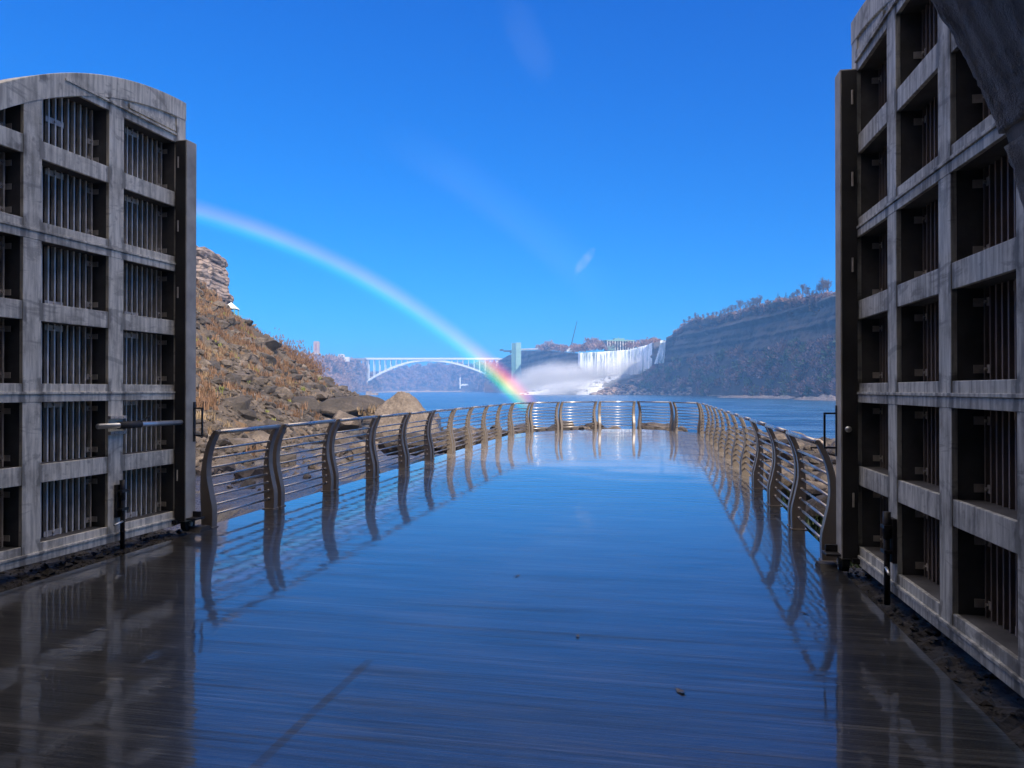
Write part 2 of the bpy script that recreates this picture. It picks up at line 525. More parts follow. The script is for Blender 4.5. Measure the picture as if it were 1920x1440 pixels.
# rocks
def rock_mat(name, cols, scale=0.6, rough=0.8, bs=0.5, bd=0.08, wet=0.0, grass=None):
    k = Nd(name)
    a = k.noise(scale, 6, 0.65, dist=0.4)
    base = k.ramp(a, cols)
    b = k.noise(scale * 9, 5, 0.7)
    base = k.mix(k.ramp(b, [(0.35, 0.55), (0.6, 0.0)]), base, tuple(x * 0.35 for x in cols[0][1]))
    if grass:
        g = k.noise(grass[0], 4, 0.6)
        base = k.mix(k.ramp(g, [(grass[1], 0.0), (grass[1] + 0.06, 0.85)]), base, grass[2])
    k.set('Base Color', base)
    k.set('Roughness', k.ramp(b, [(0.35, max(0.05, rough - wet)), (0.65, rough)]))
    v = k.new('ShaderNodeTexVoronoi'); v.inputs['Scale'].default_value = scale * 3.5
    k.l.new(k.tc.outputs['Object'], v.inputs['Vector'])
    n1 = k.bump(v.outputs['Distance'], bs * 0.6, bd)
    k.l.new(k.bump(b, bs, bd * 0.6, n1), k.b.inputs['Normal'])
    return k.m


M_hill = rock_mat('hillside_scree', [(0.25, (0.045, 0.034, 0.026)), (0.5, (0.12, 0.092, 0.07)), (0.75, (0.22, 0.17, 0.13))], 0.8, 0.85, 0.8, 0.25,
                  grass=(0.3, 0.55, (0.17, 0.10, 0.045)))
M_scree = rock_mat('scree_blocks', [(0.25, (0.04, 0.031, 0.025)), (0.5, (0.115, 0.088, 0.068)), (0.78, (0.32, 0.25, 0.195))], 0.9, 0.8, 0.7, 0.08)
M_screedark = rock_mat('dark_blocks', [(0.25, (0.022, 0.018, 0.016)), (0.5, (0.06, 0.047, 0.038)), (0.78, (0.13, 0.10, 0.078))], 0.6, 0.8, 0.7, 0.1)
M_wet = rock_mat('wet_ledges', [(0.25, (0.03, 0.026, 0.024)), (0.5, (0.065, 0.055, 0.046)), (0.75, (0.12, 0.10, 0.08))], 1.2, 0.55, 0.6, 0.05, wet=0.42)
M_boulder = rock_mat('boulder_rock', [(0.25, (0.12, 0.092, 0.07)), (0.5, (0.20, 0.155, 0.12)), (0.75, (0.28, 0.23, 0.18))], 0.9, 0.85, 0.8, 0.08)
M_gravel = rock_mat('gutter_gravel', [(0.25, (0.012, 0.011, 0.012)), (0.5, (0.03, 0.024, 0.018)), (0.8, (0.08, 0.062, 0.045))], 6, 0.8, 0.9, 0.03, wet=0.1)

# cliffs far off
def cliff_mat(name, dark, mid, light, sx=0.02):
    k = Nd(name)
    a = k.noise(sx, 6, 0.65)
    st = k.noise(1.0, 6, 0.7, sc=(0.02, 0.02, 0.2), dist=0.15)
    cr = k.noise(1.0, 4, 0.7, sc=(0.11, 0.11, 0.03))
    f = k.mix(0.4, k.mix(0.45, a, st), cr)
    base = k.ramp(f, [(0.35, dark), (0.5, mid), (0.64, light)])
    k.set('Base Color', base); k.set('Roughness', 0.9)
    k.l.new(k.bump(st, 0.7, 2.0), k.b.inputs['Normal'])
    return k.m


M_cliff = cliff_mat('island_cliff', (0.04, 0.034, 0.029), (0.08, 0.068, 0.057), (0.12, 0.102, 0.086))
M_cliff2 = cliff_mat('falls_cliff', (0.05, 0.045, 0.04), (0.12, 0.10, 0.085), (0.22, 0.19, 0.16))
M_bank = simple('wooded_bank', (0.30, 0.19, 0.14), 0.9, var=0.6, scale=0.03, bump=0.6, bdist=3, bscale=0.12)
M_bankfar = simple('far_wooded_hill', (0.24, 0.16, 0.13), 0.9, var=0.6, scale=0.02, bump=0.6, bdist=4, bscale=0.1)
M_sand = rock_mat('pale_shore_rock', [(0.25, (0.22, 0.17, 0.13)), (0.5, (0.38, 0.30, 0.24)), (0.75, (0.5, 0.42, 0.35))], 0.05, 0.9, 0.6, 1.0)
M_brownrock = rock_mat('brown_shore_rock', [(0.25, (0.13, 0.09, 0.065)), (0.5, (0.32, 0.22, 0.155)), (0.75, (0.52, 0.38, 0.27))], 0.06, 0.9, 0.6, 1.0)

# river
k = Nd('river_water')
g1 = k.noise(1.0, 4, 0.6, sc=(0.035, 0.10, 1, 0.2), dist=0.6)
g2 = k.noise(1.0, 5, 0.65, sc=(0.35, 0.9, 1, 0.15), dist=0.4)
g0 = k.noise(1.0, 3, 0.5, sc=(0.006, 0.02, 1, 0.1), dist=0.8)
k.set('Base Color', k.mix(k.ramp(g1, [(0.44, 0.0), (0.60, 0.7)]), k.mix(k.ramp(g0, [(0.35, 0.0), (0.65, 1.0)]), (0.006, 0.045, 0.14), (0.012, 0.085, 0.17)), (0.09, 0.20, 0.36)))
k.set('Roughness', 0.22)
k.b.inputs['IOR'].default_value = 1.33
n1 = k.bump(g1, 0.9, 1.6)
k.l.new(k.bump(g2, 0.8, 0.28, n1), k.b.inputs['Normal'])
M_river = k.m

# falling water
k = Nd('falling_water')
s0 = k.noise(1.0, 3, 0.5, sc=(0.13, 0.13, 0.02), dist=0.6)
s1 = k.mix(0.5, k.noise(1.0, 5, 0.65, sc=(0.5, 0.5, 0.03), dist=0.4), s0)
k.set('Base Color', k.ramp(s1, [(0.40, (0.13, 0.19, 0.21)), (0.46, (0.50, 0.60, 0.62)), (0.52, (0.96, 0.97, 0.97))]))
k.set('Roughness', 0.6)
k.l.new(k.bump(s1, 0.8, 1.5), k.b.inputs['Normal'])
M_fall = k.m
k = Nd('foaming_cascade')
s1 = k.noise(1.0, 6, 0.65, sc=(0.035, 0.06, 0.12), dist=1.0)
k.set('Base Color', k.ramp(s1, [(0.40, (0.05, 0.045, 0.045)), (0.45, (0.30, 0.30, 0.30)), (0.48, (0.93, 0.95, 0.96))]))
k.set('Roughness', 0.7)
k.l.new(k.bump(s1, 0.8, 2.0), k.b.inputs['Normal'])
M_foam = k.m

M_twig = simple('bare_twigs', (0.13, 0.10, 0.09), 0.9, var=0.3, scale=0.3, bump=0)
M_twig2 = simple('red_brown_twigs', (0.36, 0.20, 0.12), 0.9, var=0.35, scale=0.1, bump=0)
M_pink = simple('pinkish_twigs', (0.42, 0.27, 0.22), 0.9, var=0.3, scale=0.05, bump=0)
M_green = simple('dull_green_leaves', (0.20, 0.24, 0.11), 0.9, var=0.4, scale=0.2, bump=0)
M_conifer = simple('conifer_needles', (0.055, 0.075, 0.03), 0.9, var=0.35, scale=0.4, bump=0)
M_rust = simple('rust_brown_needles', (0.30, 0.14, 0.06), 0.9, var=0.35, scale=0.4, bump=0)
M_trunk = simple('grey_bark', (0.13, 0.105, 0.09), 0.9, bump=0)
M_grass = simple('dry_grass', (0.27, 0.155, 0.085), 0.85, c2=(0.13, 0.07, 0.04), scale=0.35, bump=0)
M_grass2 = simple('pale_dry_grass', (0.33, 0.24, 0.14), 0.85, c2=(0.19, 0.12, 0.065), scale=0.35, bump=0)
M_moss = simple('yellow_green_tufts', (0.30, 0.29, 0.07), 0.85, c2=(0.12, 0.15, 0.03), scale=0.5, bump=0)
M_weed = simple('green_weeds', (0.05, 0.085, 0.02), 0.7, c2=(0.02, 0.035, 0.01), scale=3, bump=0)
M_white = simple('white_painted_steel', (0.78, 0.82, 0.82), 0.5, var=0.08, scale=0.1, bump=0)
M_pale = simple('pale_wall', (0.72, 0.70, 0.66), 0.8, var=0.12, scale=0.1, bump=0)
M_stone = simple('pier_stone', (0.36, 0.31, 0.28), 0.9, var=0.3, scale=0.08, bump=0)
M_tan = simple('tan_stone', (0.50, 0.36, 0.27), 0.9, var=0.2, scale=0.1, bump=0)
M_brick = simple('rose_brick', (0.42, 0.20, 0.17), 0.9, var=0.2, scale=0.1, bump=0)
M_glass = simple('dark_window', (0.03, 0.045, 0.055), 0.2, bump=0)
M_towergreen = simple('pale_green_panels', (0.30, 0.50, 0.42), 0.6, var=0.25, scale=0.06, bump=0)
M_towerdark = simple('blue_green_panels', (0.10, 0.24, 0.26), 0.5, var=0.2, scale=0.06, bump=0)
M_roofgreen = simple('copper_green_roof', (0.20, 0.38, 0.33), 0.7, var=0.2, scale=0.1, bump=0)
M_crane = simple('dark_crane_steel', (0.05, 0.06, 0.07), 0.5, bump=0)

# tunnel lining: sprayed concrete with grooves along the bore
k = Nd('rough_tunnel_concrete')
a = k.noise(2.5, 6, 0.7)
k.set('Base Color', k.ramp(a, [(0.3, (0.22, 0.21, 0.20)), (0.7, (0.50, 0.48, 0.46))]))
k.set('Roughness', 0.85)
k.l.new(k.bump(k.noise(60, 5, 0.75), 1.0, 0.03), k.b.inputs['Normal'])
M_tunnel = k.m
M_build = rock_mat('station_stone', [(0.25, (0.20, 0.18, 0.16)), (0.5, (0.30, 0.27, 0.24)), (0.75, (0.40, 0.37, 0.33))], 0.4, 0.9, 0.4, 0.04)
# stone bluff
k = Nd('blocky_bluff_stone')
br = k.new('ShaderNodeTexBrick')
br.inputs['Scale'].default_value = 0.45
br.inputs['Mortar Size'].default_value = 0.05
br.inputs['Color1'].default_value = (0.34, 0.25, 0.21, 1)
br.inputs['Color2'].default_value = (0.20, 0.15, 0.13, 1)
br.inputs['Mortar'].default_value = (0.06, 0.045, 0.04, 1)
nz = k.noise(0.5, 5, 0.7)
mp = k.new('ShaderNodeMapping'); mp.inputs['Rotation'].default_value = (radians(90), 0, 0)
dv = k.new('ShaderNodeVectorMath', operation='ADD')
nn = k.new('ShaderNodeTexNoise'); nn.inputs['Scale'].default_value = 0.4
k.l.new(k.tc.outputs['Object'], nn.inputs['Vector'])
k.l.new(k.tc.outputs['Object'], dv.inputs[0]); k.l.new(nn.outputs[1], dv.inputs[1])
k.l.new(dv.outputs[0], mp.inputs[0]); k.l.new(mp.outputs[0], br.inputs['Vector'])
k.set('Base Color', k.mix(k.ramp(nz, [(0.4, 0.0), (0.7, 0.6)]), br.outputs['Color'], (0.42, 0.33, 0.28)))
k.set('Roughness', 0.9)
k.l.new(k.bump(nz, 0.8, 0.5), k.b.inputs['Normal'])
M_bluff = k.m

# ------------------------------------------------------------------ the walkway deck
OUT = 0.15
joints = []          # inner base line of the railing, in order from the left gate round to the right gate
for u in (7.5, 9.0, 10.7, 12.4, 14.05, 15.7, 17.45, 19.15, 20.95, 22.85):
    joints.append(UV(u, -4.93))
for x, y in ((0.02, 25.2), (0.67, 26.75), (1.8, 27.8), (3.33, 28.85), (4.88, 29.05), (6.02, 27.8), (6.63, 26.2)):
    joints.append(Vector((x, y, 0)))
for u in (24.75, 22.9, 21.1, 19.3, 17.5, 15.8, 14.1, 12.3, 10.55, 8.85, 7.15):
    joints.append(UV(u, 1.44))


def outward(i):
    a = joints[max(0, i - 1)]; b = joints[min(len(joints) - 1, i + 1)]
    t = (b - a).normalized()
    return Vector((-t.y, t.x, 0))


outl = [UV(-12, -4.97), UV(7.2, -4.97)]
for i, j in enumerate(joints):
    outl.append(j + outward(i) * OUT)
outl += [UV(6.9, 1.53), UV(-12, 1.53)]
m = MB()
n = len(outl)
# top as rows across the deck so that it shades evenly
m.prism([(p.x, p.y) for p in outl], lambda a, b: (a, b, 0.0), lambda a, b: (a, b, -0.32))
deck = m.build('walkway_deck', M_deck)
tag(deck, kind='structure')

# gravel gutter under the gates, ground sheet below everything
def strip_ground(name, u0, u1, v0, v1, z, mat):
    g = grid(int((u1 - u0) / 0.07), int(abs(v1 - v0) / 0.07) + 2, lambda s, t: (
        lambda p: (p.x, p.y, z + 0.035 * noise.noise(Vector((p.x * 9, p.y * 9, 1))) + 0.03 * noise.noise(Vector((p.x * 22, p.y * 22, 4)))))(UV(u0 + (u1 - u0) * s, v0 + (v1 - v0) * t)))
    o = g.build(name, mat)
    return tag(o, kind='structure')


strip_ground('gutter_ground', 2.0, 7.6, -6.4, -4.99, -0.05, M_gravel)
strip_ground('gutter_ground', 2.0, 7.2, 1.55, 3.0, -0.05, M_gravel)

def stone(m, c, r, rnd_):
    vs = []
    for sx_, sy_, sz_ in ((1, 0, 0), (-1, 0, 0), (0, 1, 0), (0, -1, 0), (0, 0, 1), (0, 0, -1)):
        vs.append((c[0] + (sx_ + rnd_.uniform(-.3, .3)) * r, c[1] + (sy_ + rnd_.uniform(-.3, .3)) * r, c[2] + (sz_ * .6 + rnd_.uniform(-.15, .15)) * r))
    m.add(vs, [(0, 2, 4), (2, 1, 4), (1, 3, 4), (3, 0, 4), (2, 0, 5), (1, 2, 5), (3, 1, 5), (0, 3, 5)])


m = MB(); rnd = random.Random(3)
for i in range(2600):
    u = rnd.uniform(2.6, 7.4)
    v = rnd.uniform(-5.9, -5.0) if i % 2 else rnd.uniform(1.56, 2.5)
    q = UV(u, v); r_ = .012 * math.exp(rnd.gauss(0, .6))
    stone(m, (q.x, q.y, -.04 + r_ * .3), r_, rnd)
tag(m.build('gutter_stones', M_gravel, fix=False), 'dark gravel lying in the gutters under both gates', 'gravel', kind='stuff')

# ------------------------------------------------------------------ railing panels
PROF = [(0.0, .0, .133), (.10, -.004, .138), (.2, -.008, .139), (.26, -.011, .132), (.35, -.014, .111), (.42, -.016, .096), (.5, -.016, .078),
        (.58, -.012, .066), (.65, -.005, .064), (.73, .008, .068), (.81, .024, .08), (.88, .043, .098), (.95, .068, .122), (1.01, .095, .150), (1.06, .124, .172), (1.09, .146, .185), (1.10, .160, .186)]
PT = 0.10            # thickness of a post along the rail


def post_mesh():
    m = MB()
    left = [(0.133 - o, z) for z, o, i in PROF]      # outward distance of the outer edge
    right = [(0.133 - i, z) for z, o, i in PROF]
    pts = left + right[::-1]
    m.prism(pts, lambda a, b: (-PT / 2, a, b), lambda a, b: (PT / 2, a, b))
    # recessed dark web reads as two flanges: a raised lip along both edges
    m.box(-PT / 2 - .02, PT / 2 + .02, -.012, .155, 0.0, 0.012)
    me = m.mesh('end_post')
    me.materials.append(M_railpost)
    return me


def rail_y(z):
    for (z0, o0, i0), (z1, o1, i1) in zip(PROF, PROF[1:]):
        if z <= z1:
            t = (z - z0) / (z1 - z0)
            return 0.133 - ((o0 + i0) / 2 + t * ((o1 + i1) - (o0 + i0)) / 2)
    return 0.133 - .172


PM = post_mesh()
ORD = ['first', 'second', 'third', 'fourth', 'fifth', 'sixth', 'seventh', 'eighth', 'ninth', 'tenth', 'eleventh', 'twelfth', 'thirteenth']
NJ = len(joints)
plabels = []
for i in range(10):
    how = 'shaded' if i < 5 else 'sunlit'
    plabels.append('%s railing panel from the left gate, %s, left walkway edge' % (ORD[i], how))
plabels += ['railing panel at the far left corner where the left railing starts to bend',
            'short angled railing panel just right of the far left corner',
            'far end railing panel, leftmost of the four facing the camera',
            'far end railing panel crossed by the bright sun glint, facing the falls',
            'far end railing panel just right of the middle pair of posts',
            'angled railing panel at the far right bend of the walkway end']
nr = NJ - 1 - len(plabels)
for i in range(nr):
    q = nr - 1 - i
    how = 'shaded' if q < 4 else 'sunlit with striped posts'
    plabels.append('%s railing panel from the right gate, %s, right walkway edge' % (ORD[q], how))
for i in range(NJ - 1):
    a, b = joints[i], joints[i + 1]
    t = (b - a).normalized(); L = (b - a).length
    # local x along the rail, local y outwards
    ang = atan2(t.y, t.x)
    th = thing('railing_panel', plabels[i], 'railing', a, ang, 'curved-post railing panels round the walkway')
    g0 = 0.045 if i > 0 else 0.0
    x0 = g0 + PT / 2; x1 = L - 0.045 - PT / 2
    if i == NJ - 2: x1 = L - PT / 2
    for x in (x0, x1):
        o = bpy.data.objects.new('end_post', PM); COL.objects.link(o); o.parent = th; o.location = (x, 0, 0)
        md = o.modifiers.new('bevel', 'BEVEL'); md.width = 0.006; md.segments = 2; md.limit_method = 'ANGLE'
    yt = 0.133 - .165
    m = MB(); m.tube((x0 - .02, yt, 1.075), (x1 + .02, yt, 1.075), 0.026, n=14)
    m.build('handrail', M_stain, th, smooth=True)
    for r in range(8):
        z = 0.135 + r * 0.1065
        y = rail_y(z)
        m = MB(); m.tube((x0 - .04, y, z), (x1 + .04, y, z), 0.0135, n=10)
        for xx in (x0 + .058, x1 - .058):
            m.tube((xx - .007, y, z), (xx + .007, y, z), 0.018, n=8)
        m.build('rail', M_stain, th, smooth=True)

m_leaf = simple('wet_brown_leaf', (0.06, 0.035, 0.018), 0.35, bump=0)
for i_, (lx, ly, sz, lab) in enumerate([(1275, 1296, .030, 'curled brown leaf lying in the lower right of the wet deck'), (970, 1080, .022, 'tiny dark leaf in the middle of the wet deck'),
                         (1508, 1150, .022, 'tiny leaf by the reflection of the nearest right post'), (1083, 1193, .016, 'speck of leaf right of the deck centre')]):
    Yl = CH * F / (ly - 730); c = Vector(((lx - 960) / F * Yl, Yl, 0.002))
    m = MB(); rnd_l = random.Random(i_)
    pts = []
    for q in range(12):
        an = q * pi / 6; rr = sz * (1 if q % 2 else .62) * (1.25 if q == 0 else 1)
        pts.append(Vector((rr * cos(an) * 1.3, rr * sin(an) * .8, .006 * abs(cos(an)) + .001)))
    m.add([(0, 0, .001)] + pts, [(0, 1 + q, 1 + (q + 1) % 12) for q in range(12)])
    m.tube((-sz * 1.2, 0, .004), (-sz * 2.1, .004, .006), .0012, n=4)
    o = m.build('fallen_leaf', m_leaf, fix=False); o.location = c; o.rotation_euler = (0, 0, rnd_l.uniform(0, 6))
    md = o.modifiers.new('thick', 'SOLIDIFY'); md.thickness = .0008
    tag(o, lab, 'leaf', 'leaves fallen on the deck')

# ------------------------------------------------------------------ gates
RC, ZC = 4.15, 4.77


def arch_z(s):
    return ZC - (RC - sqrt(max(0.0, RC * RC - s * s)))


RAILS = [(0.07, .225, 1), (.745, .905, 0), (1.455, 1.61, 1), (2.155, 2.315, 0), (2.86, 3.02, 1), (3.57, 3.73, 0)]
STILES = [(0, .15), (.934, 1.129), (1.897, 2.083), (2.86, 3.15)]
BAYS = [(.15, .934), (1.129, 1.897), (2.083, 2.86)]


def make_gate(label, E, ang_dir, sgn, mat, ribmat, has_bar):
    """local x runs from the free edge to the hinges; sgn*y points at the walkway"""
    rz = atan2(ang_dir.y, ang_dir.x)
    th = thing('tunnel_gate', label, 'gate', E, rz, 'pair of open tunnel gates')
    g = sgn
    D0 = -.22
    for a, b in STILES:
        m = MB()
        n = 8
        pts = [(a, .07), (b, .07)] + [(b + (a - b) * i / n, arch_z(b + (a - b) * i / n) - .06) for i in range(n + 1)]
        m.prism(pts, lambda p, q: (p, g * -.035, q), lambda p, q: (p, 0, q))
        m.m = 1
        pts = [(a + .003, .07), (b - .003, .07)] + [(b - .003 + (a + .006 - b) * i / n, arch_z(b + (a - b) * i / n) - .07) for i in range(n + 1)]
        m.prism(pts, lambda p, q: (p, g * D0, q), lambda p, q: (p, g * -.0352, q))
        m.build('stile', [mat, M_reveal_shade], th, bevel=.004)
    for z0, z1, dbl in RAILS:
        m = MB(); m.box(.03, 3.12, g * -.035, g * -.005, z0, z1)
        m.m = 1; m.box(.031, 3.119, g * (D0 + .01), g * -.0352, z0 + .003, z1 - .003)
        m.build('cross_rail', [mat, M_reveal_shade], th, bevel=.004)
        if dbl:
            zm = (z0 + z1) / 2 - .005
            m = MB(); m.box(.15, 3.13, g * -.02, g * .014, zm - .011, zm + .011)
            m.box(.15, 3.13, g * -.02, g * .003, z0 - .006, zm - .012)
            m.build('ledge_strip', mat, th, bevel=.003)
    # top rail with plate up to the arched head
    m = MB(); m.box(.12, 1.62, g * -.035, g * -.004, 4.28, 4.36); m.m = 1; m.box(.121, 1.619, g * (D0 + .01), g * -.0352, 4.283, 4.357); m.build('cross_rail', [mat, M_reveal_shade], th, bevel=.004)
    m = MB(); m.box(.15, 1.66, g * -.02, g * .016, 4.355, 4.375); m.build('ledge_strip', mat, th)
    n = 40
    m = MB()
    ss = [3.15 * i / n for i in range(n + 1)]
    out = [(s, arch_z(s)) for s in ss]
    inn = [(s, arch_z(s) - (.2 + .035 * s / 3)) for s in ss]
    m.prism(out + inn[::-1], lambda p, q: (p, g * (D0 - .02), q), lambda p, q: (p, g * .006, q))
    m.build('arched_head', mat, th, bevel=.006)
    m = MB()
    inn2 = [(s, max(4.37, arch_z(s) - .19)) for s in ss if s < 1.66]
    m.prism([(0.03, 4.37)] + [(s, z) for s, z in inn2 if s > .03][::-1][::-1] + [(1.64, 4.37)], lambda p, q: (p, g * -.06, q), lambda p, q: (p, g * -.016, q))
    m.build('head_plate', mat, th)
    m = MB(); m.box(.17, .86, g * -.02, g * .004, 4.40, 4.45); m.build('ledge_strip', mat, th)
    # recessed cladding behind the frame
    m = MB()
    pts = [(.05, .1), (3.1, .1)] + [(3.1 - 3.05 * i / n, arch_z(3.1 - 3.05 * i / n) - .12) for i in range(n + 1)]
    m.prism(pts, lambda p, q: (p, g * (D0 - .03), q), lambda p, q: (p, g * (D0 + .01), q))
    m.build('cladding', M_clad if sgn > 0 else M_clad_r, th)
    zs = [(RAILS[i][1], RAILS[i + 1][0]) for i in range(5)]
    for bi, (a, b) in enumerate(BAYS):
        m = MB()
        nr = 11
        for j in range(nr):
            s = a + .028 + (b - a - .05) * j / (nr - 1)
            for z0, z1 in zs:
                m.box(s - .008, s + .008, g * (D0 + .011), g * (D0 + .05), z0 - .01, z1 + .01)
            zt = min(4.285, arch_z(s) - .21)
            m.box(s - .008, s + .008, g * (D0 + .011), g * (D0 + .05), 3.72, zt)
        m.build('cladding_ribs', ribmat, th)
        for zi, (z0, z1) in enumerate(zs + [(3.73, min(4.27, arch_z(b) - .26))]):
            # two small angle clips on the side and one long clip top or bottom
            for zz in (z0 + .07, z1 - .08):
                m = MB()
                m.box(a + .004, a + .075, g * (D0 + .035), g * (D0 + .041), zz - .025, zz + .025)
                m.box(a + .002, a + .008, g * (D0 + .042), g * (D0 + .10), zz - .025, zz + .025)
                m.tube((a + .04, g * (D0 + .04), zz), (a + .04, g * (D0 + .055), zz), .011, n=6)
                m.build('side_clip', M_plate, th)
            top = zi in (1, 3, 5)
            zz = (z1 - .035) if zi in (2, 4, 5) or zi == 1 else (z0 + .025)
            cs = (a + b) / 2 + .08
            m = MB()
            m.box(cs - .1, cs + .1, g * (D0 + .036), g * (D0 + .046), zz - .026, zz + .026)
            m.tube((cs, g * (D0 + .044), zz), (cs, g * (D0 + .058), zz), .012, n=6)
            m.build('long_clip', M_plate, th)
    # meeting post standing proud of the free edge
    m = MB(); m.box(0.0, .17, g * .004, g * .14, .11, 4.30)
    # thin near-black sheet over the side that faces the tunnel
    post = m.build('meeting_post', M_block, th, bevel=.006)
    m = MB(); m.box(.1705, .1765, g * .006, g * .128, .12, 4.285); m.build('dark_side', M_blockdark, th)
    for zz in (4.05, 3.35, 2.62, .62):
        m = MB(); m.tube((.187, g * .045, zz - .06), (.187, g * .045, zz + .06), .009, n=6)
        m.build('hinge_knuckle', M_plate, th)
    # pull handle: back plate and square hoop
    m = MB()
    m.box(.012, .05, g * .141, g * .149, .98, 1.42)
    m.build('handle_plate', M_dark, th, bevel=.003)
    m = MB()
    for zz in (1.05, 1.35):
        m.box(.02, .036, g * .15, g * .248, zz - .008, zz + .008)
    m.box(.02, .036, g * .232, g * .248, 1.059, 1.341)
    m.build('pull_handle', M_black, th)
    # drop bolt on the second stile
    s0 = 1.0 if sgn > 0 else 1.08
    m = MB()
    m.tube((s0, g * .055, -.01), (s0, g * .055, .66), .022, n=12)
    m.tube((s0, g * .055, .47), (s0, g * .055, .665), .028, n=12)
    m.build('drop_bolt', M_dark, th, smooth=True)
    m = MB()
    m.box(s0 - .06, s0 + .05, g * .002, g * .03, .30, .62)
    for zz in (.38, .56): m.box(s0 - .05, s0 + .04, g * .03, g * .085, zz - .012, zz + .012)
    m.build('bolt_bracket', M_dark, th)
    m = MB(); m.tube((s0 - .02, g * .06, .265), (s0 + .14, g * .085, .245), .011, n=8)
    m.build('bolt_lever', M_galv, th, smooth=True)
    if has_bar:
        m = MB(); m.tube((1.34, g * .075, 1.21), (.175, g * .085, 1.20), .027, n=14)
        m.build('slide_bar', M_galv, th, smooth=True)
        m = MB(); m.tube((1.08, g * .0756, 1.208), (.79, g * .079, 1.207), .036, n=14)
        m.build('bar_sleeve', M_blockdark, th, smooth=True)
        m = MB(); m.tube((.84, g * .09, 1.21), (.70, g * .13, 1.30), .008, n=8); m.build('bar_lever', M_dark, th)
        for zz in (1.12, 1.27):
            m = MB(); m.box(.925, 1.14, g * .003, g * .04, zz, zz + .03)
            for q in (.97, 1.03, 1.09): m.tube((q, g * .04, zz + .015), (q, g * .045, zz + .015), .009, n=8)
            m.build('bar_bracket', M_plate, th)
    else:
        m = MB(); m.tube((.178, g * .085, 1.22), (.20, g * .085, 1.22), .026, n=14)
        m.build('slide_bar', M_galv, th, smooth=True)
    # roller under the free edge
    m = MB()
    m.box(-.06, .22, g * -.05, g * .06, .085, .13)
    m.box(.0, .16, g * .05, g * .26, .13, .15)
    m.box(.03, .05, g * .1, g * .24, .15, .21)
    m.build('roller_bracket', M_dark, th, bevel=.003)
    m = MB(); m.tube((.08, g * .07, .075), (.08, g * .13, .075), .085, n=20)
    m.build('roller_wheel', M_rubber, th)
    m = MB(); m.tube((.08, g * .128, .075), (.08, g * .15, .075), .025, n=10); m.build('roller_axle', M_plate, th)
    m = MB(); m.prism([(-.08, 0), (-.02, .05), (.1, .05), (.16, 0)], lambda p, q: (p, g * .16, q), lambda p, q: (p, g * .30, q))
    m.build('floor_stop', M_blockdark, th)
    return th


aL = radians(13.4)
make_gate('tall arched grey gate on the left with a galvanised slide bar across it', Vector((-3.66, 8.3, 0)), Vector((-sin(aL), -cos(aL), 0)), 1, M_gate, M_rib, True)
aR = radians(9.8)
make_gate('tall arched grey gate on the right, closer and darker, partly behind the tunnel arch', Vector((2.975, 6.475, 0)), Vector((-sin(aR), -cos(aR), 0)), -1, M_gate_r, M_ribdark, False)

# ------------------------------------------------------------------ tunnel and station
TC, TR, TZ = -1.75, 3.34, 1.6
bld = thing('station_building', 'rough concrete tunnel arch of the station at the top right corner', 'building', UV(3.5, TC, 0), -AX)
# lining in the building's frame: x right, y along the tunnel (forward)
def lin(s, t):
    # s around the arch from the right foot over to the left, t from the portal inwards
    L0 = TZ + .4; Ltot = 2 * L0 + pi * TR
    d = s * Ltot
    if d < L0: x, z, nx, nz_ = TR, -.4 + d, 1, 0
    elif d > L0 + pi * TR: x, z, nx, nz_ = -TR, TZ - (d - L0 - pi * TR), -1, 0
    else:
        an = (d - L0) / TR
        x, z, nx, nz_ = TR * cos(an), TZ + TR * sin(an), cos(an), sin(an)
    y = -15 * t ** 2.1
    q = d * 7.0
    r = 0.002 * noise.noise(Vector((q * 1.2, y * 1.6, 0))) + 0.002 * noise.noise(Vector((d * 9, y * 9, 3))) + 0.006 * noise.noise(Vector((d * 25, y * 25, 8)))
    r += 0.004 * sin(y * 2 * pi / .13 + 1.5 * noise.noise(Vector((d * .7, y * .7, 5))))
    if abs(d - (L0 + 1.04)) < .016: r += .06
    r += 0.003 * noise.noise(Vector((d * 13, y * 13, 17))) + 0.006 * noise.noise(Vector((d * 45, y * 45, 27)))
    if t == 0: r += 0.003 * noise.noise(Vector((d * 14, 0, 7)))
    return (x + nx * r, y, z + nz_ * r)


m = grid(700, 190, lin)
m.v += [(-TR - .5, -15.01, -.4), (TR + .5, -15.01, -.4), (TR + .5, -15.01, 5.5), (-TR - .5, -15.01, 5.5)]
n = len(m.v); m.f.append([n - 4, n - 3, n - 2, n - 1]); m.mi.append(0)
o = m.build('tunnel_lining', M_tunnel, bld, smooth=True, fix=False)
m = MB()
arc = [(TR + .012, -.5)] + [((TR + .012) * cos(pi * i / 40), TZ + (TR + .012) * sin(pi * i / 40)) for i in range(41)] + [(-TR - .012, -.5)]
top = [(-40, -.5), (-40, 5.5), (-10, 6), (-7, 8.6), (6.2, 9), (6.6, 15.5), (8.2, 15.5), (8.7, 10.2), (9.5, 8.6), (11.8, 7.0), (14.0, 6.0), (24, 5.2), (24, -.5)]
m.prism(arc + top, lambda a, b: (a, -.02, b), lambda a, b: (a, -13, b))
m.build('station_wall', M_build, bld)

# ------------------------------------------------------------------ near ground and hillside
def vor(x, y, sc, z=0.0):
    d, p = noise.voronoi(Vector((x * sc, y * sc, z)))
    return d[0], d[1] - d[0], p[0]


def hill_h(X, Y):
    Xs = -11.5 - .04 * (Y - 30) + 1.2 * fbm(Y * .11, 3.3)
    d = max(0.0, Xs - X)
    h = .40 * d + .0145 * d * d
    h = min(h, 13.5 + .06 * d)
    h *= 1 - sstep(84, 104, Y + 4 * fbm(X * .1, Y * .1))
    return h


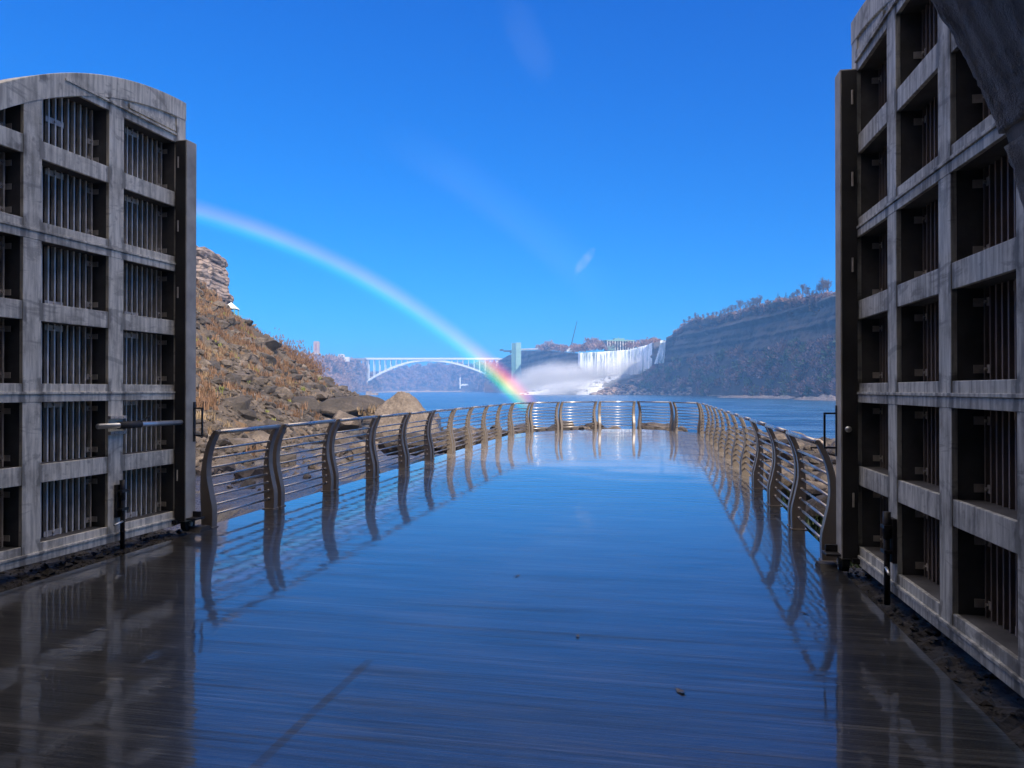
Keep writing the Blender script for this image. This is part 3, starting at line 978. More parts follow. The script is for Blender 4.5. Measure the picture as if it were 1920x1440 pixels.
def gz(X, Y):
    u = X * A2.x + Y * A2.y; v = X * R2.x + Y * R2.y
    # distance outside the walkway
    dv = max(-5.15 - v, v - 1.6, u - 29.4)
    base = -0.42 - 0.085 * min(max(dv, 0), 12)
    if v < -5: base -= .25 * sstep(1.0, 3.0, dv)
    if dv < .3: base = -.6
    ye = 38 + 2.5 * fbm(X * .2, 1.0)
    ye += sstep(-4.5, -10, X) * 62
    ye += max(0, min(14, (X - 8) * .9))
    h = hill_h(X, Y)
    z = base + h
    # blocky relief
    c, e, p = vor(X, Y * 1.15, .55)
    lump = (.5 - c) * .7
    c2, e2, p2 = vor(X + 9, Y, 1.6, 2.0)
    rel = (.30 if h < .3 else 1.0)
    rel *= 1 if dv > 1.2 else max(.15, dv / 1.2)
    z += rel * (1.15 * lump + .25 * (.4 - c2)) + .5 * rel * fbm(X * .22, Y * .22, 5)
    if h < 1.0:      # flat wet ledges
        zz = z * 3.2
        z = (math.floor(zz) + sstep(.55, 1.0, zz - math.floor(zz))) / 3.2 + .05 * noise.noise(Vector((X * 2, Y * 2, 0)))
    z -= 9 * sstep(-1.5, 5.5, Y - ye)
    return z


def near_ground(x0, x1, y0, y1, res):
    nx = int((x1 - x0) / res); ny = int((y1 - y0) / res)
    return grid(nx, ny, lambda s, t: (x0 + (x1 - x0) * s, y0 + (y1 - y0) * t, gz(x0 + (x1 - x0) * s, y0 + (y1 - y0) * t)))


m = near_ground(-60, -4.2, 5, 108, .36)
for i, f in enumerate(m.f):
    zc = sum(hill_h(m.v[q][0], m.v[q][1]) for q in (f[0],))
    m.mi[i] = 0 if zc > .25 else 1
o = m.build('hillside', [M_hill, M_wet], fix=False)
tag(o, kind='structure')
m = near_ground(-4.2, 26, 4, 60, .27)
o = m.build('shore_ledges', M_wet, fix=False)
tag(o, kind='structure')
m = grid(2, 2, lambda s, t: (-4000 + 8000 * s, 26 + 6000 * t, -5.0))
river = m.build('river', M_river, fix=False)
tag(river, kind='structure')
# ground sheet under everything, reaching the horizon
m = grid(2, 2, lambda s, t: (-6000 + 12000 * s, -3000 + 11000 * t, -9.0))
tag(m.build('ground', M_brownrock, fix=False), kind='structure')


def rock(m, c, r, flat=.7, seed=0, sub=2, ang=3):
    """an angular block: an icosphere cut back by random planes"""
    rnd = random.Random(seed)
    bm = bmesh.new()
    bmesh.ops.create_icosphere(bm, subdivisions=sub, radius=1)
    pl = []
    for _ in range(7 + ang):
        d = Vector((rnd.gauss(0, 1), rnd.gauss(0, 1), rnd.gauss(0, 1))).normalized()
        pl.append((d, rnd.uniform(.45, .85)))
    rz = rnd.uniform(0, 6.28); sx = rnd.uniform(.8, 1.4)
    tl = rnd.uniform(-.35, .35)
    vs = []
    for v in bm.verts:
        p = v.co.copy()
        for d, h in pl:
            k_ = p.dot(d)
            if k_ > h: p -= d * (k_ - h)
        p *= 1 + .06 * noise.noise(p * 3 + Vector((seed, 0, 0)))
        p = Vector((p.x * sx, p.y, p.z * flat + p.x * tl))
        p = Vector((p.x * cos(rz) - p.y * sin(rz), p.x * sin(rz) + p.y * cos(rz), p.z)) * r
        vs.append(p + Vector(c))
    fs = [[v.index for v in f.verts] for f in bm.faces]
    bm.free()
    m.add(vs, fs)


rnd = random.Random(11)
m = MB()
cnt = 0
while cnt < 9500:
    Y = rnd.uniform(20, 92); X = rnd.uniform(-12 - .62 * Y * .7, -6.5)
    if X < -.5 * Y - 4: continue
    h = hill_h(X, Y)
    if h <= 0.02 and rnd.random() > .12: continue
    g = fbm(X * .16, Y * .16, 9)
    if h > 5 and rnd.random() > .55: continue
    r = .105 * math.exp(rnd.gauss(0, .78)) * (1 + h * .02) * (1 if Y < 50 else 1.25)
    r = min(r, 1.1)
    m.m = 1 if rnd.random() < .35 else 0
    rock(m, (X, Y, gz(X, Y) + r * .15), r, rnd.uniform(.5, .8), cnt, sub=1)
    cnt += 1
o = m.build('scree', [M_scree, M_screedark], fix=False)
tag(o, 'loose broken rocks covering the hillside left of the walkway', 'scree', kind='stuff')

# big individual blocks on the slope and shore
bigs = [
    ((751, 800, 48), 2.25, .95, 'big rounded boulder rising to a point behind the left railing', M_boulder, 4, 'point'),
    ((560, 765, 60), 2.6, .55, 'large dark slab tilted in the middle of the scree slope', M_screedark, 21, ''),
    ((655, 762, 62), 2.8, .55, 'long dark rounded rock at the foot of the slope, left of the pointed boulder', M_screedark, 22, ''),
    ((605, 728, 84), 1.7, .8, 'dark square block on the crest of the lower scree', M_screedark, 23, ''),
    ((470, 690, 70), 2.2, .7, 'jutting dark rock below the brown grass on the left slope', M_screedark, 24, ''),
    ((481, 648, 82), 2.9, .9, 'dark overhanging crag on the skyline of the left slope', M_screedark, 25, ''),
    ((640, 790, 50), 1.3, .8, 'grey block just above the left railing handrail', M_scree, 26, ''),
    ((520, 742, 58), 1.6, .7, 'tan block above the large dark slab on the scree', M_scree, 27, ''),
    ((846, 822, 38), 1.1, .55, 'low brown rock seen through the far left railing panels', M_boulder, 28, ''),
    ((1525, 832, 30), .45, .6, 'pale yellow rock beside the right gate handle', M_sand, 29, ''),
    ((1496, 816, 38), .7, .4, 'flat purple-grey rock behind the right railing', M_boulder, 30, ''),
    ((1548, 850, 26), .4, .6, 'small pale rock just right of the nearest right post', M_sand, 31, ''),
]
for (px_, py_, D), r, fl, lab, mt, sd, md in bigs:
    c = P(px_, py_, D)
    m = MB()
    if md == 'point':
        rnd2 = random.Random(5)
        bm = bmesh.new(); bmesh.ops.create_icosphere(bm, subdivisions=5, radius=1)
        for v in bm.verts:
            p = v.co
            t = max(0, p.z)
            k_ = 1 - .62 * t ** 1.25
            q = Vector((p.x * k_ * 1.15 + .05 * t, p.y * k_, p.z * 1.12))
            if q.x < -.62: q.x = -.62 + (q.x + .62) * .3
            q *= 1 + .07 * fbm(p.x * 1.6, p.y * 1.6, p.z * 1.6) + .02 * fbm(p.x * 7, p.y * 7, p.z * 7)
            v.co = q * r
        vs = [v.co + Vector((c.x, c.y, -1.1)) for v in bm.verts]
        m.add(vs, [[v.index for v in f.verts] for f in bm.faces]); bm.free()
    else:
        rock(m, (c.x, c.y, c.z), r, fl, sd, sub=4, ang=6)
    o = m.build('boulder', mt, fix=False)
    # origin at its base
    tag(o, lab, 'boulder')
# rubble along the far and right edges of the deck
m = MB()
for i in range(620):
    s = rnd.random()
    if s < .3:
        q = UV(rnd.uniform(28.5, 35), rnd.uniform(-7, 7))
    else:
        q = UV(rnd.uniform(9, 40), 1.9 + abs(rnd.gauss(0, 5)))
    r = min(.7, .18 * math.exp(rnd.gauss(0, .6)))
    m.m = 1 if rnd.random() < .6 else 0
    z = gz(q.x, q.y)
    if z < -4: continue
    rock(m, (q.x, q.y, z + r * .25), r, .55, 9000 + i, sub=1)
o = m.build('shore_rubble', [M_scree, M_screedark], fix=False)
tag(o, 'scattered stones beyond the far end and right side of the walkway', 'stones', kind='stuff')
m = MB(); rnd = random.Random(77)
for i in range(230):
    if i < 160:
        ja = rnd.uniform(8.5, 17.5)
    else:
        ja = rnd.uniform(17.5, len(joints) - 2.2)
    i0_ = int(ja); p = joints[i0_].lerp(joints[i0_ + 1], ja - i0_) + outward(i0_) * rnd.uniform(.75, 3.4)
    r = min(.9, .34 * math.exp(rnd.gauss(0, .4))) * (1 if i < 160 else .8)
    m.m = 1 if rnd.random() < .6 else 0
    rock(m, (p.x, p.y, -.05 - r * .3 + rnd.uniform(-.15, .1)), r, .6, 12000 + i, sub=2)
o = m.build('shore_rubble', [M_scree, M_screedark], fix=False)
tag(o, 'broken rocks around the far end and right side of the walkway', 'rubble', kind='stuff')


# ------------------------------------------------------------------ grasses and scrub
def tuft(m, c, h, n, rnd, lean=.5, w=.02):
    for _ in range(n):
        a = rnd.uniform(0, 6.28); l = rnd.uniform(.2, 1) * lean * h
        b = Vector(c) + Vector((rnd.gauss(0, .18 * h), rnd.gauss(0, .18 * h), 0))
        t = b + Vector((cos(a) * l, sin(a) * l, h * rnd.uniform(.6, 1.1)))
        mid_ = (b + t) / 2 + Vector((0, 0, .12 * h))
        s_ = Vector((cos(a + 1.57), sin(a + 1.57), 0)) * w
        m.add([b - s_, b + s_, mid_ + s_ * .8, mid_ - s_ * .8, t], [(0, 1, 2, 3), (3, 2, 4)])


def grass_zone(name, lab, mat, n, test, hgt, blades, w, seed):
    rnd = random.Random(seed)
    m = MB(); c = 0; tries = 0
    while c < n and tries < n * 60:
        tries += 1
        Y = rnd.uniform(32, 92); X = rnd.uniform(-.52 * Y - 3, -8)
        if not test(X, Y, rnd): continue
        tuft(m, (X, Y, gz(X, Y) - .05), rnd.uniform(*hgt), blades, rnd, .55, w)
        c += 1
    o = m.build(name, mat, fix=False)
    return tag(o, lab, 'grass', kind='stuff')


grass_zone('dry_grass', 'orange brown dried grass on the upper left slope', M_grass, 2600,
           lambda X, Y, r: hill_h(X, Y) > 3.0 + 4 * fbm(X * .15, Y * .15, 2) and fbm(X * .18, Y * .18, 7) > -.05, (.3, .8), 12, .03, 31)
grass_zone('pale_grass', 'straw coloured grass streaks on the middle of the slope', M_grass2, 900,
           lambda X, Y, r: hill_h(X, Y) > 1.2 and fbm(X * .2, Y * .2, 17) > .18, (.25, .6), 10, .022, 32)
grass_zone('mossy_tufts', 'yellow green tufts dotted over the scree', M_moss, 420,
           lambda X, Y, r: hill_h(X, Y) > .8 and fbm(X * .25, Y * .25, 27) > .3, (.2, .45), 14, .03, 33)
# weeds by the edges of the deck
m = MB(); rnd = random.Random(44)
for i in range(520):
    if i % 3 == 0: q = UV(rnd.uniform(7.2, 13), 1.85 + abs(rnd.gauss(0, .5)))
    elif i % 3 == 1: q = UV(rnd.uniform(15.5, 22), -5.45 - abs(rnd.gauss(0, .3)))
    else: q = UV(rnd.uniform(8, 15), 2.1 + abs(rnd.gauss(0, .7)))
    tuft(m, (q.x, q.y, gz(q.x, q.y) - .02), rnd.uniform(.15, .45), 9, rnd, .8, .022)
tag(m.build('weeds', M_weed, fix=False), 'green weeds growing beside the railings', 'weeds', kind='stuff')


def branchy(m, base, h, rnd, lv=4, r0=.03, spread=.6, fork=3, start=.3, up=.35, sides=4, kids=None):
    """recursive tapered branches"""
    def rec(p, d, l, r, k_):
        e = p + d * l
        midp = p + d * l * .5 + Vector((rnd.gauss(0, 1), rnd.gauss(0, 1), 0)) * l * .05
        m.tube(p, midp, r, r * .8, n=sides if k_ > 1 else 3, cap=False)
        m.tube(midp, e, r * .8, r * .55, n=sides if k_ > 1 else 3, cap=False)
        if k_ == 0: return
        for i in range(fork + (1 if rnd.random() < .4 else 0)):
            f = rnd.uniform(start, 1.0)
            a = rnd.uniform(0, 6.28)
            nd = (d + Vector((cos(a), sin(a), rnd.uniform(-.1, .4))) * spread * rnd.uniform(.7, 1.3) + Vector((0, 0, up * .3))).normalized()
            rec(p + d * l * f, nd, l * rnd.uniform(.5, .72), r * .5, k_ - 1)
    rec(Vector(base), Vector((rnd.gauss(0, .05), rnd.gauss(0, .05), 1)).normalized(), h * .5, r0, lv)


# scrub behind the slope crest (individual bushes)
bush_spots = [(512, 668, 98, 2.6, 'tallest rust brown bush on the skyline left of the far tower'),
              (528, 672, 104, 2.2, 'rust brown bush second from the dark crag'),
              (545, 684, 96, 2.4, 'rust brown bush in the middle of the scrub on the skyline'),
              (562, 692, 100, 2.3, 'pale tan bush at the right part of the scrub'),
              (578, 702, 94, 2.1, 'low tan bush at the right end of the scrub'),
              (536, 700, 88, 2.0, 'low rust bush just behind the scree crest'),
              (680, 772, 56, 1.9, 'small leafless sapling left of the pointed boulder'),
              (697, 776, 54, 1.4, 'straw coloured little bush right beside the pointed boulder')]
for i, (bx, by, D, h, lab) in enumerate(bush_spots):
    c = P(bx, by + 6, D)
    th = thing('bush', lab, 'bush', c)
    rnd = random.Random(60 + i)
    m = MB()
    ns = 16 if i < 6 else 2
    for j in range(ns):
        branchy(m, (rnd.gauss(0, .5 if i < 6 else .2), rnd.gauss(0, .5), -.3), h * rnd.uniform(.8, 1.4), rnd, 3, .03 if i < 6 else .022, .7, 3)
    m.build('branches', M_twig2 if i < 6 else M_twig, th, fix=False)
    if i < 6 or i == 7:
        m = MB()
        for j in range(900 if i < 6 else 60):
            q = Vector((rnd.gauss(0, .9), rnd.gauss(0, .8), abs(rnd.gauss(.35 * h, .38 * h))))
            if i == 7: q *= .5
            tuft(m, q, .35, 3, rnd, .6, .03)
        m.build('leaves', M_grass if i != 7 else M_grass2, th, fix=False)

# ------------------------------------------------------------------ stone bluff and hut on the left skyline
def bluff(s, t):
    # a closed wrap-around wall: s around, t up
    an = s * 2 * pi
    z0, z1 = 6.0, 21.0
    z = z0 + (z1 - z0) * t
    rx, ry = 5.6 - 1.6 * t ** 2, 7.0
    sup = 4.0
    cx_ = abs(cos(an)) ** (2 / sup) * (1 if cos(an) > 0 else -1); sy_ = abs(sin(an)) ** (2 / sup) * (1 if sin(an) > 0 else -1)
    led = .35 * noise.noise(Vector((0, 0, z * 1.1))) + .25 * (math.floor(z / 1.3) % 2)
    q = .5 * fbm(cx_ * 3, sy_ * 3, z * .5) + .3 * noise.noise(Vector((cx_ * 9, sy_ * 9, z * 1.4)))
    rr = 1 + (led + q) / 6
    top_ = 1.2 * noise.noise(Vector((cx_ * 3, sy_ * 3, 0))) * t
    return (cx_ * rx * rr, sy_ * ry * rr, z + top_)


m = grid(90, 60, bluff)
n = len(m.v); m.v.append((0, 0, 21.2)); 
for i in range(89): m.f.append([n - 90 + i, n - 89 + i, n]); m.mi.append(0)
c = P(342, 600, 104)
th = thing('stone_bluff', 'blocky brown stone bluff rising beside the left gate', 'bluff', (c.x, c.y, 0))
m.build('rock_face', M_bluff, th, fix=False)
m = MB(); m.box(-2.5, 2.6, -7.9, -6.6, 14.6, 15.1); m.build('pale_lintel', M_pale, th)
m = MB(); m.box(-2.2, 2.4, -7.5, -6.7, 15.1, 16.4); m.build('dark_opening', M_glass, th)
c = P(433, 594, 86)
th = thing('lookout_hut', 'little white roofed hut with green rails on the left skyline', 'hut', c)
m = MB(); m.add([(-.75, -.75, .9), (.75, -.75, .9), (.75, .75, .9), (-.75, .75, .9), (0, 0, 1.7)], [(0, 1, 4), (1, 2, 4), (2, 3, 4), (3, 0, 4), (3, 2, 1, 0)])
m.build('roof', M_white, th)
for x in (-.6, .6):
    for y in (-.6, .6):
        m = MB(); m.box(x - .05, x + .05, y - .05, y + .05, -.8, .9); m.build('post', M_roofgreen, th)
m = MB()
for q in range(9): m.box(-.2 + q * .22, -.17 + q * .22, -.9, -.86, -1.4 , .1 - q * .12)
m.box(-.25, 1.65, -.9, -.86, -.02, .04)
m.build('railing', M_roofgreen, th)


# ------------------------------------------------------------------ winter woods helpers
def crown_cluster(m, c, r, rnd, n, sz):
    """a bare winter crown that is only a few pixels high: many short twig slivers"""
    for _ in range(n):
        d = Vector((rnd.gauss(0, 1), rnd.gauss(0, 1), rnd.gauss(0, 1))).normalized()
        p = Vector(c) + d * r * rnd.uniform(.45, 1.05)
        t = (d + Vector((rnd.gauss(0, .5), rnd.gauss(0, .5), .7))).normalized()
        q = t.cross(Vector((rnd.gauss(0, 1), rnd.gauss(0, 1), rnd.gauss(0, 1)))).normalized()
        l = sz * rnd.uniform(.5, 1.4)
        m.add([p - q * l * .3, p + q * l * .3, p + t * l], [(0, 1, 2)])


def woods(name, lab, mat, spots, r, n, sz, seed):
    rnd = random.Random(seed)
    m = MB()
    for c in spots:
        rr = r * rnd.uniform(.65, 1.3)
        m.m = rnd.randrange(len(mat))
        crown_cluster(m, (c[0], c[1], c[2] + rr * .55), rr, rnd, n, sz * rnd.uniform(.8, 1.2))
    o = m.build(name, mat, fix=False)
    return tag(o, lab, 'woods', kind='stuff')


def wall_strip(name, tab, mat, nx, ny, prof, amp, seed, kind='structure'):
    """land along a shore. tab rows: x, D, y_base, y_mid, y_top; prof: depth set-backs for mid, face foot, top, plateau"""
    x0, x1 = tab[0][0], tab[-1][0]
    d1, d2, d3 = prof

    def fn(s, t):
        x = x0 + (x1 - x0) * s
        D, yb, ym, yt = lerp_table(tab, x)
        if t < .4:
            k_ = t / .4; y = yb + (ym - yb) * k_; dd = d1 * k_
        elif t < .85:
            k_ = (t - .4) / .45; y = ym + (yt - ym) * k_; dd = d1 + (d2 - d1) * k_
        else:
            k_ = (t - .85) / .15; y = yt; dd = d2 + (d3 - d2) * k_
        # keep the height defined at its own distance
        p = P(x, y, D)
        if t >= .85: p.z += 0
        w = Vector(((x - 960) / F, 1, 0))
        p = Vector((w.x * (D + dd), D + dd, CH + (730 - y) / F * (D + min(dd, d2))))
        if t == 0: p.z = -6
        a = amp * (0 if t == 0 else 1) * (.5 if t >= .85 else 1)
        q = Vector((p.x, p.y, p.z)) * .03
        nn_ = fbm(q.x, q.y, q.z * 1.5 + seed, 5)
        st_ = noise.noise(Vector((seed, q.x * .3, p.z * .22)))
        if t > .4 and t < .85:
            p.x -= (nn_ * 1.0 + st_ * .7) * a; p.y -= (nn_ * 1.0 + st_ * .5) * a
        else:
            p.z += nn_ * a * .7; p.x += nn_ * a * .4
        return p
    m = grid(nx, ny, fn)
    o = m.build(name, mat, fix=False)
    return tag(o, kind=kind), fn


# right: the island cliff in shadow
tabR = [(1108, 890, 740.2, 739, 738), (1134, 884, 740.3, 727, 722), (1157, 879, 740.4, 716, 709), (1177, 874, 740.6, 711, 704), (1197, 868, 740.8, 709, 702), (1219, 860, 741, 699, 690),
        (1240, 845, 741, 688, 674), (1247, 832, 741.3, 682, 650), (1252, 828, 741.5, 680, 633), (1275, 795, 742, 676, 615), (1300, 760, 742.4, 672, 600), (1340, 700, 743.3, 668, 595),
        (1400, 625, 745, 662, 583), (1434, 585, 746, 658, 570), (1450, 570, 746.5, 655, 567), (1500, 510, 748, 650, 561), (1560, 456, 750.2, 645, 554), (1620, 410, 752.5, 640, 546), (1800, 320, 758.5, 620, 525)]
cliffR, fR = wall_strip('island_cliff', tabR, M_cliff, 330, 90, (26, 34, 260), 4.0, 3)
cliffR['kind'] = 'structure'

# far side: cliff left of and behind the falls
tabF = [(936, 1500, 736, 700, 676), (958, 1420, 736.4, 705, 664), (980, 1290, 737, 706, 657), (1020, 1100, 738, 705, 657), (1060, 985, 739, 704, 660), (1088, 944, 739.5, 703, 663),
        (1130, 930, 739.8, 702, 661), (1180, 912, 740, 700, 657), (1215, 890, 740.4, 698, 648), (1226, 866, 740.5, 697, 642), (1240, 866, 740.8, 697, 639), (1262, 866, 741, 697, 636)]
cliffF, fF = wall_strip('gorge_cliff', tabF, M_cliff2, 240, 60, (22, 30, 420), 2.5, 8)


# waterfalls
def fall(lab, xa, xb, drop_y, out, nx, seed, grp='waterfalls'):
    def fn(s, t):
        x = xa + (xb - xa) * s
        D, yb, ym, yt = lerp_table(tabF, x)
        w = Vector(((x - 960) / F, 1, 0))
        nz_ = noise.noise(Vector((s * nx * .22, seed, 0)))
        nz2 = noise.noise(Vector((s * nx * .6, seed + 4, t * .8)))
        if t < .12:
            dd = 30 + 10 - t / .12 * (14 + out); y = yt - 1.2
        else:
            k_ = (t - .12) / .88
            dd = 30 - 4 - out - 3.0 * sqrt(k_) - 1.6 * nz_ * sqrt(k_) - 1.0 * nz2
            y = (yt - 1.2) + (drop_y(x) - yt) * k_ + (nz_ * 2.0 if k_ > .9 else 0)
        return Vector((w.x * (D + dd), D + dd, CH + (730 - y) / F * (D + 28)))
    m = grid(nx, 34, fn)
    o = m.build('waterfall', M_fall, fix=False, smooth=True)
    return tag(o, lab, 'waterfall', grp)


fall('broad white waterfall pouring over the far cliff', 1084, 1223, lambda x: 722 - (x - 1087) * .09 - max(0, 1118 - x) * 1.1, 3.0, 220, 2)
# the narrow fall tucked against the island
def veil(s, t):
    x = 1239 + 9 * s - 9.5 * t * (1 - s) ** .6 - 3 * t * t
    y = 638.5 - 1.5 * s + 44 * t
    D = 846 - 3 * sqrt(t) + 1.5 * noise.noise(Vector((s * 9, 1, t)))
    if t < .1: D = 846 + 14 * (1 - t / .1); y = 638.5 - 1.5 * s
    p = P(x, y, D)
    return p
m = grid(40, 30, veil)
tag(m.build('waterfall', M_fall, fix=False, smooth=True), 'narrow waterfall in shade tucked against the island cliff', 'waterfall', 'waterfalls')

# foaming rocks at the foot of the broad fall
tabW = [(975, 912, 739.6, 739), (1010, 908, 739.7, 731), (1060, 902, 739.9, 722), (1110, 898, 740, 712), (1160, 896, 740.2, 703), (1205, 892, 740.4, 697)]
def foam(s, t):
    x = 975 + 230 * s
    D, yb, yt = lerp_table(tabW, x)
    y = yb + (yt - yb) * t ** .85; dd = 34 * t
    w = (x - 960) / F
    z = CH + (730 - y) / F * (D + dd)
    if t > 0:
        c_, e_, p_ = vor(w * D + 3, D + dd * 2, .10)
        z += 3.4 * (.45 - c_) * min(1, t * 4) + 1.0 * fbm(x * .15, t * 9)
    else: z = -6
    return (w * (D + dd), D + dd, z)
m = grid(200, 46, foam)
tag(m.build('foaming_rapids', M_foam, fix=False), 'white water rushing down dark rocks below the broad waterfall', 'rapids', kind='stuff')
rnd = random.Random(5)
m = MB()
for i in range(70):
    s, t = rnd.random(), rnd.random() * .9
    q = foam(s, max(.02, t)); r = rnd.uniform(1.2, 4.0)
    m.m = 0
    rock(m, (q[0], q[1], q[2] + r * .1), r, .55, 5000 + i, sub=1)
tag(m.build('rapids_rocks', M_screedark, fix=False), 'dark rocks sticking out of the rapids below the waterfall', 'rocks', kind='stuff')
# brown rocks on the shore right of the rapids and pale bars along the cliff foot
m = MB(); rnd = random.Random(6)
for i in range(420):
    x = rnd.uniform(1108, 1300); D, yb, ym, yt = lerp_table(tabR, x)
    k_ = rnd.random() ** 1.8; dd = 22 * k_
    lim = .9 if x < 1200 else .35
    if k_ > lim: continue
    y = yb + (ym - yb) * k_
    r = rnd.uniform(1.0, 4.4)
    m.m = rnd.choice((0, 1, 1)) if k_ < .3 else 0
    rock(m, ((x - 960) / F * (D + dd), D + dd, CH + (730 - y) / F * (D + dd)), r, .65, 6000 + i, sub=1)
for i in range(300):
    x = rnd.uniform(1330, 1640)
    D, yb, ym, yt = lerp_table(tabR, x)
    off = -rnd.uniform(0, 1) ** 2 * 26 if (1340 < x < 1490 or x > 1500) else 0
    r = rnd.uniform(.5, 2.0) if x < 1470 else rnd.uniform(.6, 2.6)
    m.m = 1
    rock(m, ((x - 960) / F * (D + off), D + off, -5.0 + r * .25), r, .5, 7000 + i, sub=1)
tag(m.build('shore_rocks', [M_brownrock, M_sand], fix=False), 'brown and pale rocks along the foot of the island cliff', 'rocks', kind='stuff')


def bar(xa, xb, ya, hgt, D0, D1):
    def fn(s, t):
        x = xa + (xb - xa) * s
        D = D0 + (D1 - D0) * s
        wv = 12 * sin(pi * min(1, max(0, s)) ** .8)
        yy = D - wv / 2 + wv * t
        z = -5.3 + hgt * sin(pi * t) * min(1, 5 * s, 5 * (1 - s) + .2) * (1 + .6 * fbm(x * .08, t * 3))
        return ((x - 960) / F * yy, yy, z)
    m = grid(90, 14, fn)
    return tag(m.build('gravel_bar', M_sand, fix=False), kind='structure')


bar(1340, 1500, 743, 2.2, 600, 500)
bar(1480, 1700, 752, 2.6, 470, 360)
bar(690, 900, 734, 3.0, 1500, 2000)

# shrubs on the island cliff
rnd = random.Random(9)
sp = []
for i in range(420):
    x = rnd.uniform(1262, 1640); D, yb, ym, yt = lerp_table(tabR, x)
    y = yt + abs(rnd.gauss(0, 10)); dd = 34 + 4
    sp.append(((x - 960) / F * (D + dd), D + dd, CH + (730 - y) / F * (D + dd) - 1.0))
woods('clifftop_scrub', 'brown leafless scrub along the top of the island cliff', [M_pink, M_twig, M_twig2], sp, 2.4, 70, 1.5, 1)
sp = []
for i in range(300):
    x = rnd.uniform(1205, 1640); D, yb, ym, yt = lerp_table(tabR, x)
    k_ = rnd.random() ** .8; dd = 26 * k_ - 1; y = yb + (ym - yb) * k_
    if x > 1340 and rnd.random() < .35: continue
    sp.append(((x - 960) / F * (D + dd), D + dd, CH + (730 - y) / F * (D + dd)))
woods('talus_scrub', 'pale green and brown scrub on the slope below the island cliff', [M_green, M_pink, M_twig2, M_green, M_pink], sp, 4.6, 130, 2.0, 2)


# trees on the island clifftop, one by one
def bare_tree(lab, px_, ytop, ybot, D, seed, grp, col_=None):
    h = (ybot - ytop) / F * D
    c = P(px_, ybot, D)
    th = thing('bare_tree', lab, 'tree', (c.x, c.y, c.z - 1.0), 0, grp)
    rnd = random.Random(seed)
    h += 1
    m = MB()
    m.tube((0, 0, 0), (rnd.gauss(0, .02) * h, 0, h * .75), h * .017, h * .006, n=6, cap=False)
    m.build('trunk', M_trunk, th)
    m = MB()
    for j in range(12):
        f = rnd.uniform(.16, .58)
        a = rnd.uniform(0, 6.28)
        d = Vector((cos(a) * .48, sin(a) * .48, 1)).normalized() if j else Vector((0, 0, 1))

        def rec(p, d, l, r, k_):
            e = p + d * l
            m.tube(p, e, r, r * .6, n=3, cap=False)
            if k_ == 0: return
            for q in range(4):
                a2 = rnd.uniform(0, 6.28)
                nd = (d + Vector((cos(a2), sin(a2), rnd.uniform(-.2, .5))) * .5).normalized()
                rec(p + d * l * rnd.uniform(.35, 1), nd, l * .62, r * .6, k_ - 1)
        rec(Vector((0, 0, h * f)), d, h * rnd.uniform(.2, .36) * (1.15 - f), h * .010, 3)
    m.build('crown', col_ or M_twig, th, fix=False)
    return th


def conifer(lab, px_, ytop, ybot, D, seed, mat, grp, thin=1.0):
    h = (ybot - ytop) / F * D + 1; c = P(px_, ybot, D)
    th = thing('conifer', lab, 'tree', (c.x, c.y, c.z - 1), 0, grp)
    rnd = random.Random(seed)
    m = MB(); m.tube((0, 0, 0), (0, 0, h * .97), h * .02, h * .004, n=6); m.build('trunk', M_trunk, th)
    m = MB()
    nl = 16
    for i in range(nl):
        z = h * (.14 + .84 * i / nl); rr = h * .24 * (1 - i / nl) ** .8 * thin * rnd.uniform(.75, 1.15) + .1
        nb = 9
        for j in range(nb):
            a = rnd.uniform(0, 6.28); l = rr * rnd.uniform(.7, 1.1)
            t = Vector((cos(a) * l, sin(a) * l, z - l * .25)); s_ = Vector((-sin(a), cos(a), 0)) * l * .28
            b = Vector((0, 0, z)); mm = b.lerp(t, .55)
            m.add([b, mm + s_, t, mm - s_, mm + Vector((0, 0, -.12 * l))], [(0, 1, 2), (0, 2, 3), (0, 4, 2)])
    m.build('crown', mat, th, fix=False)


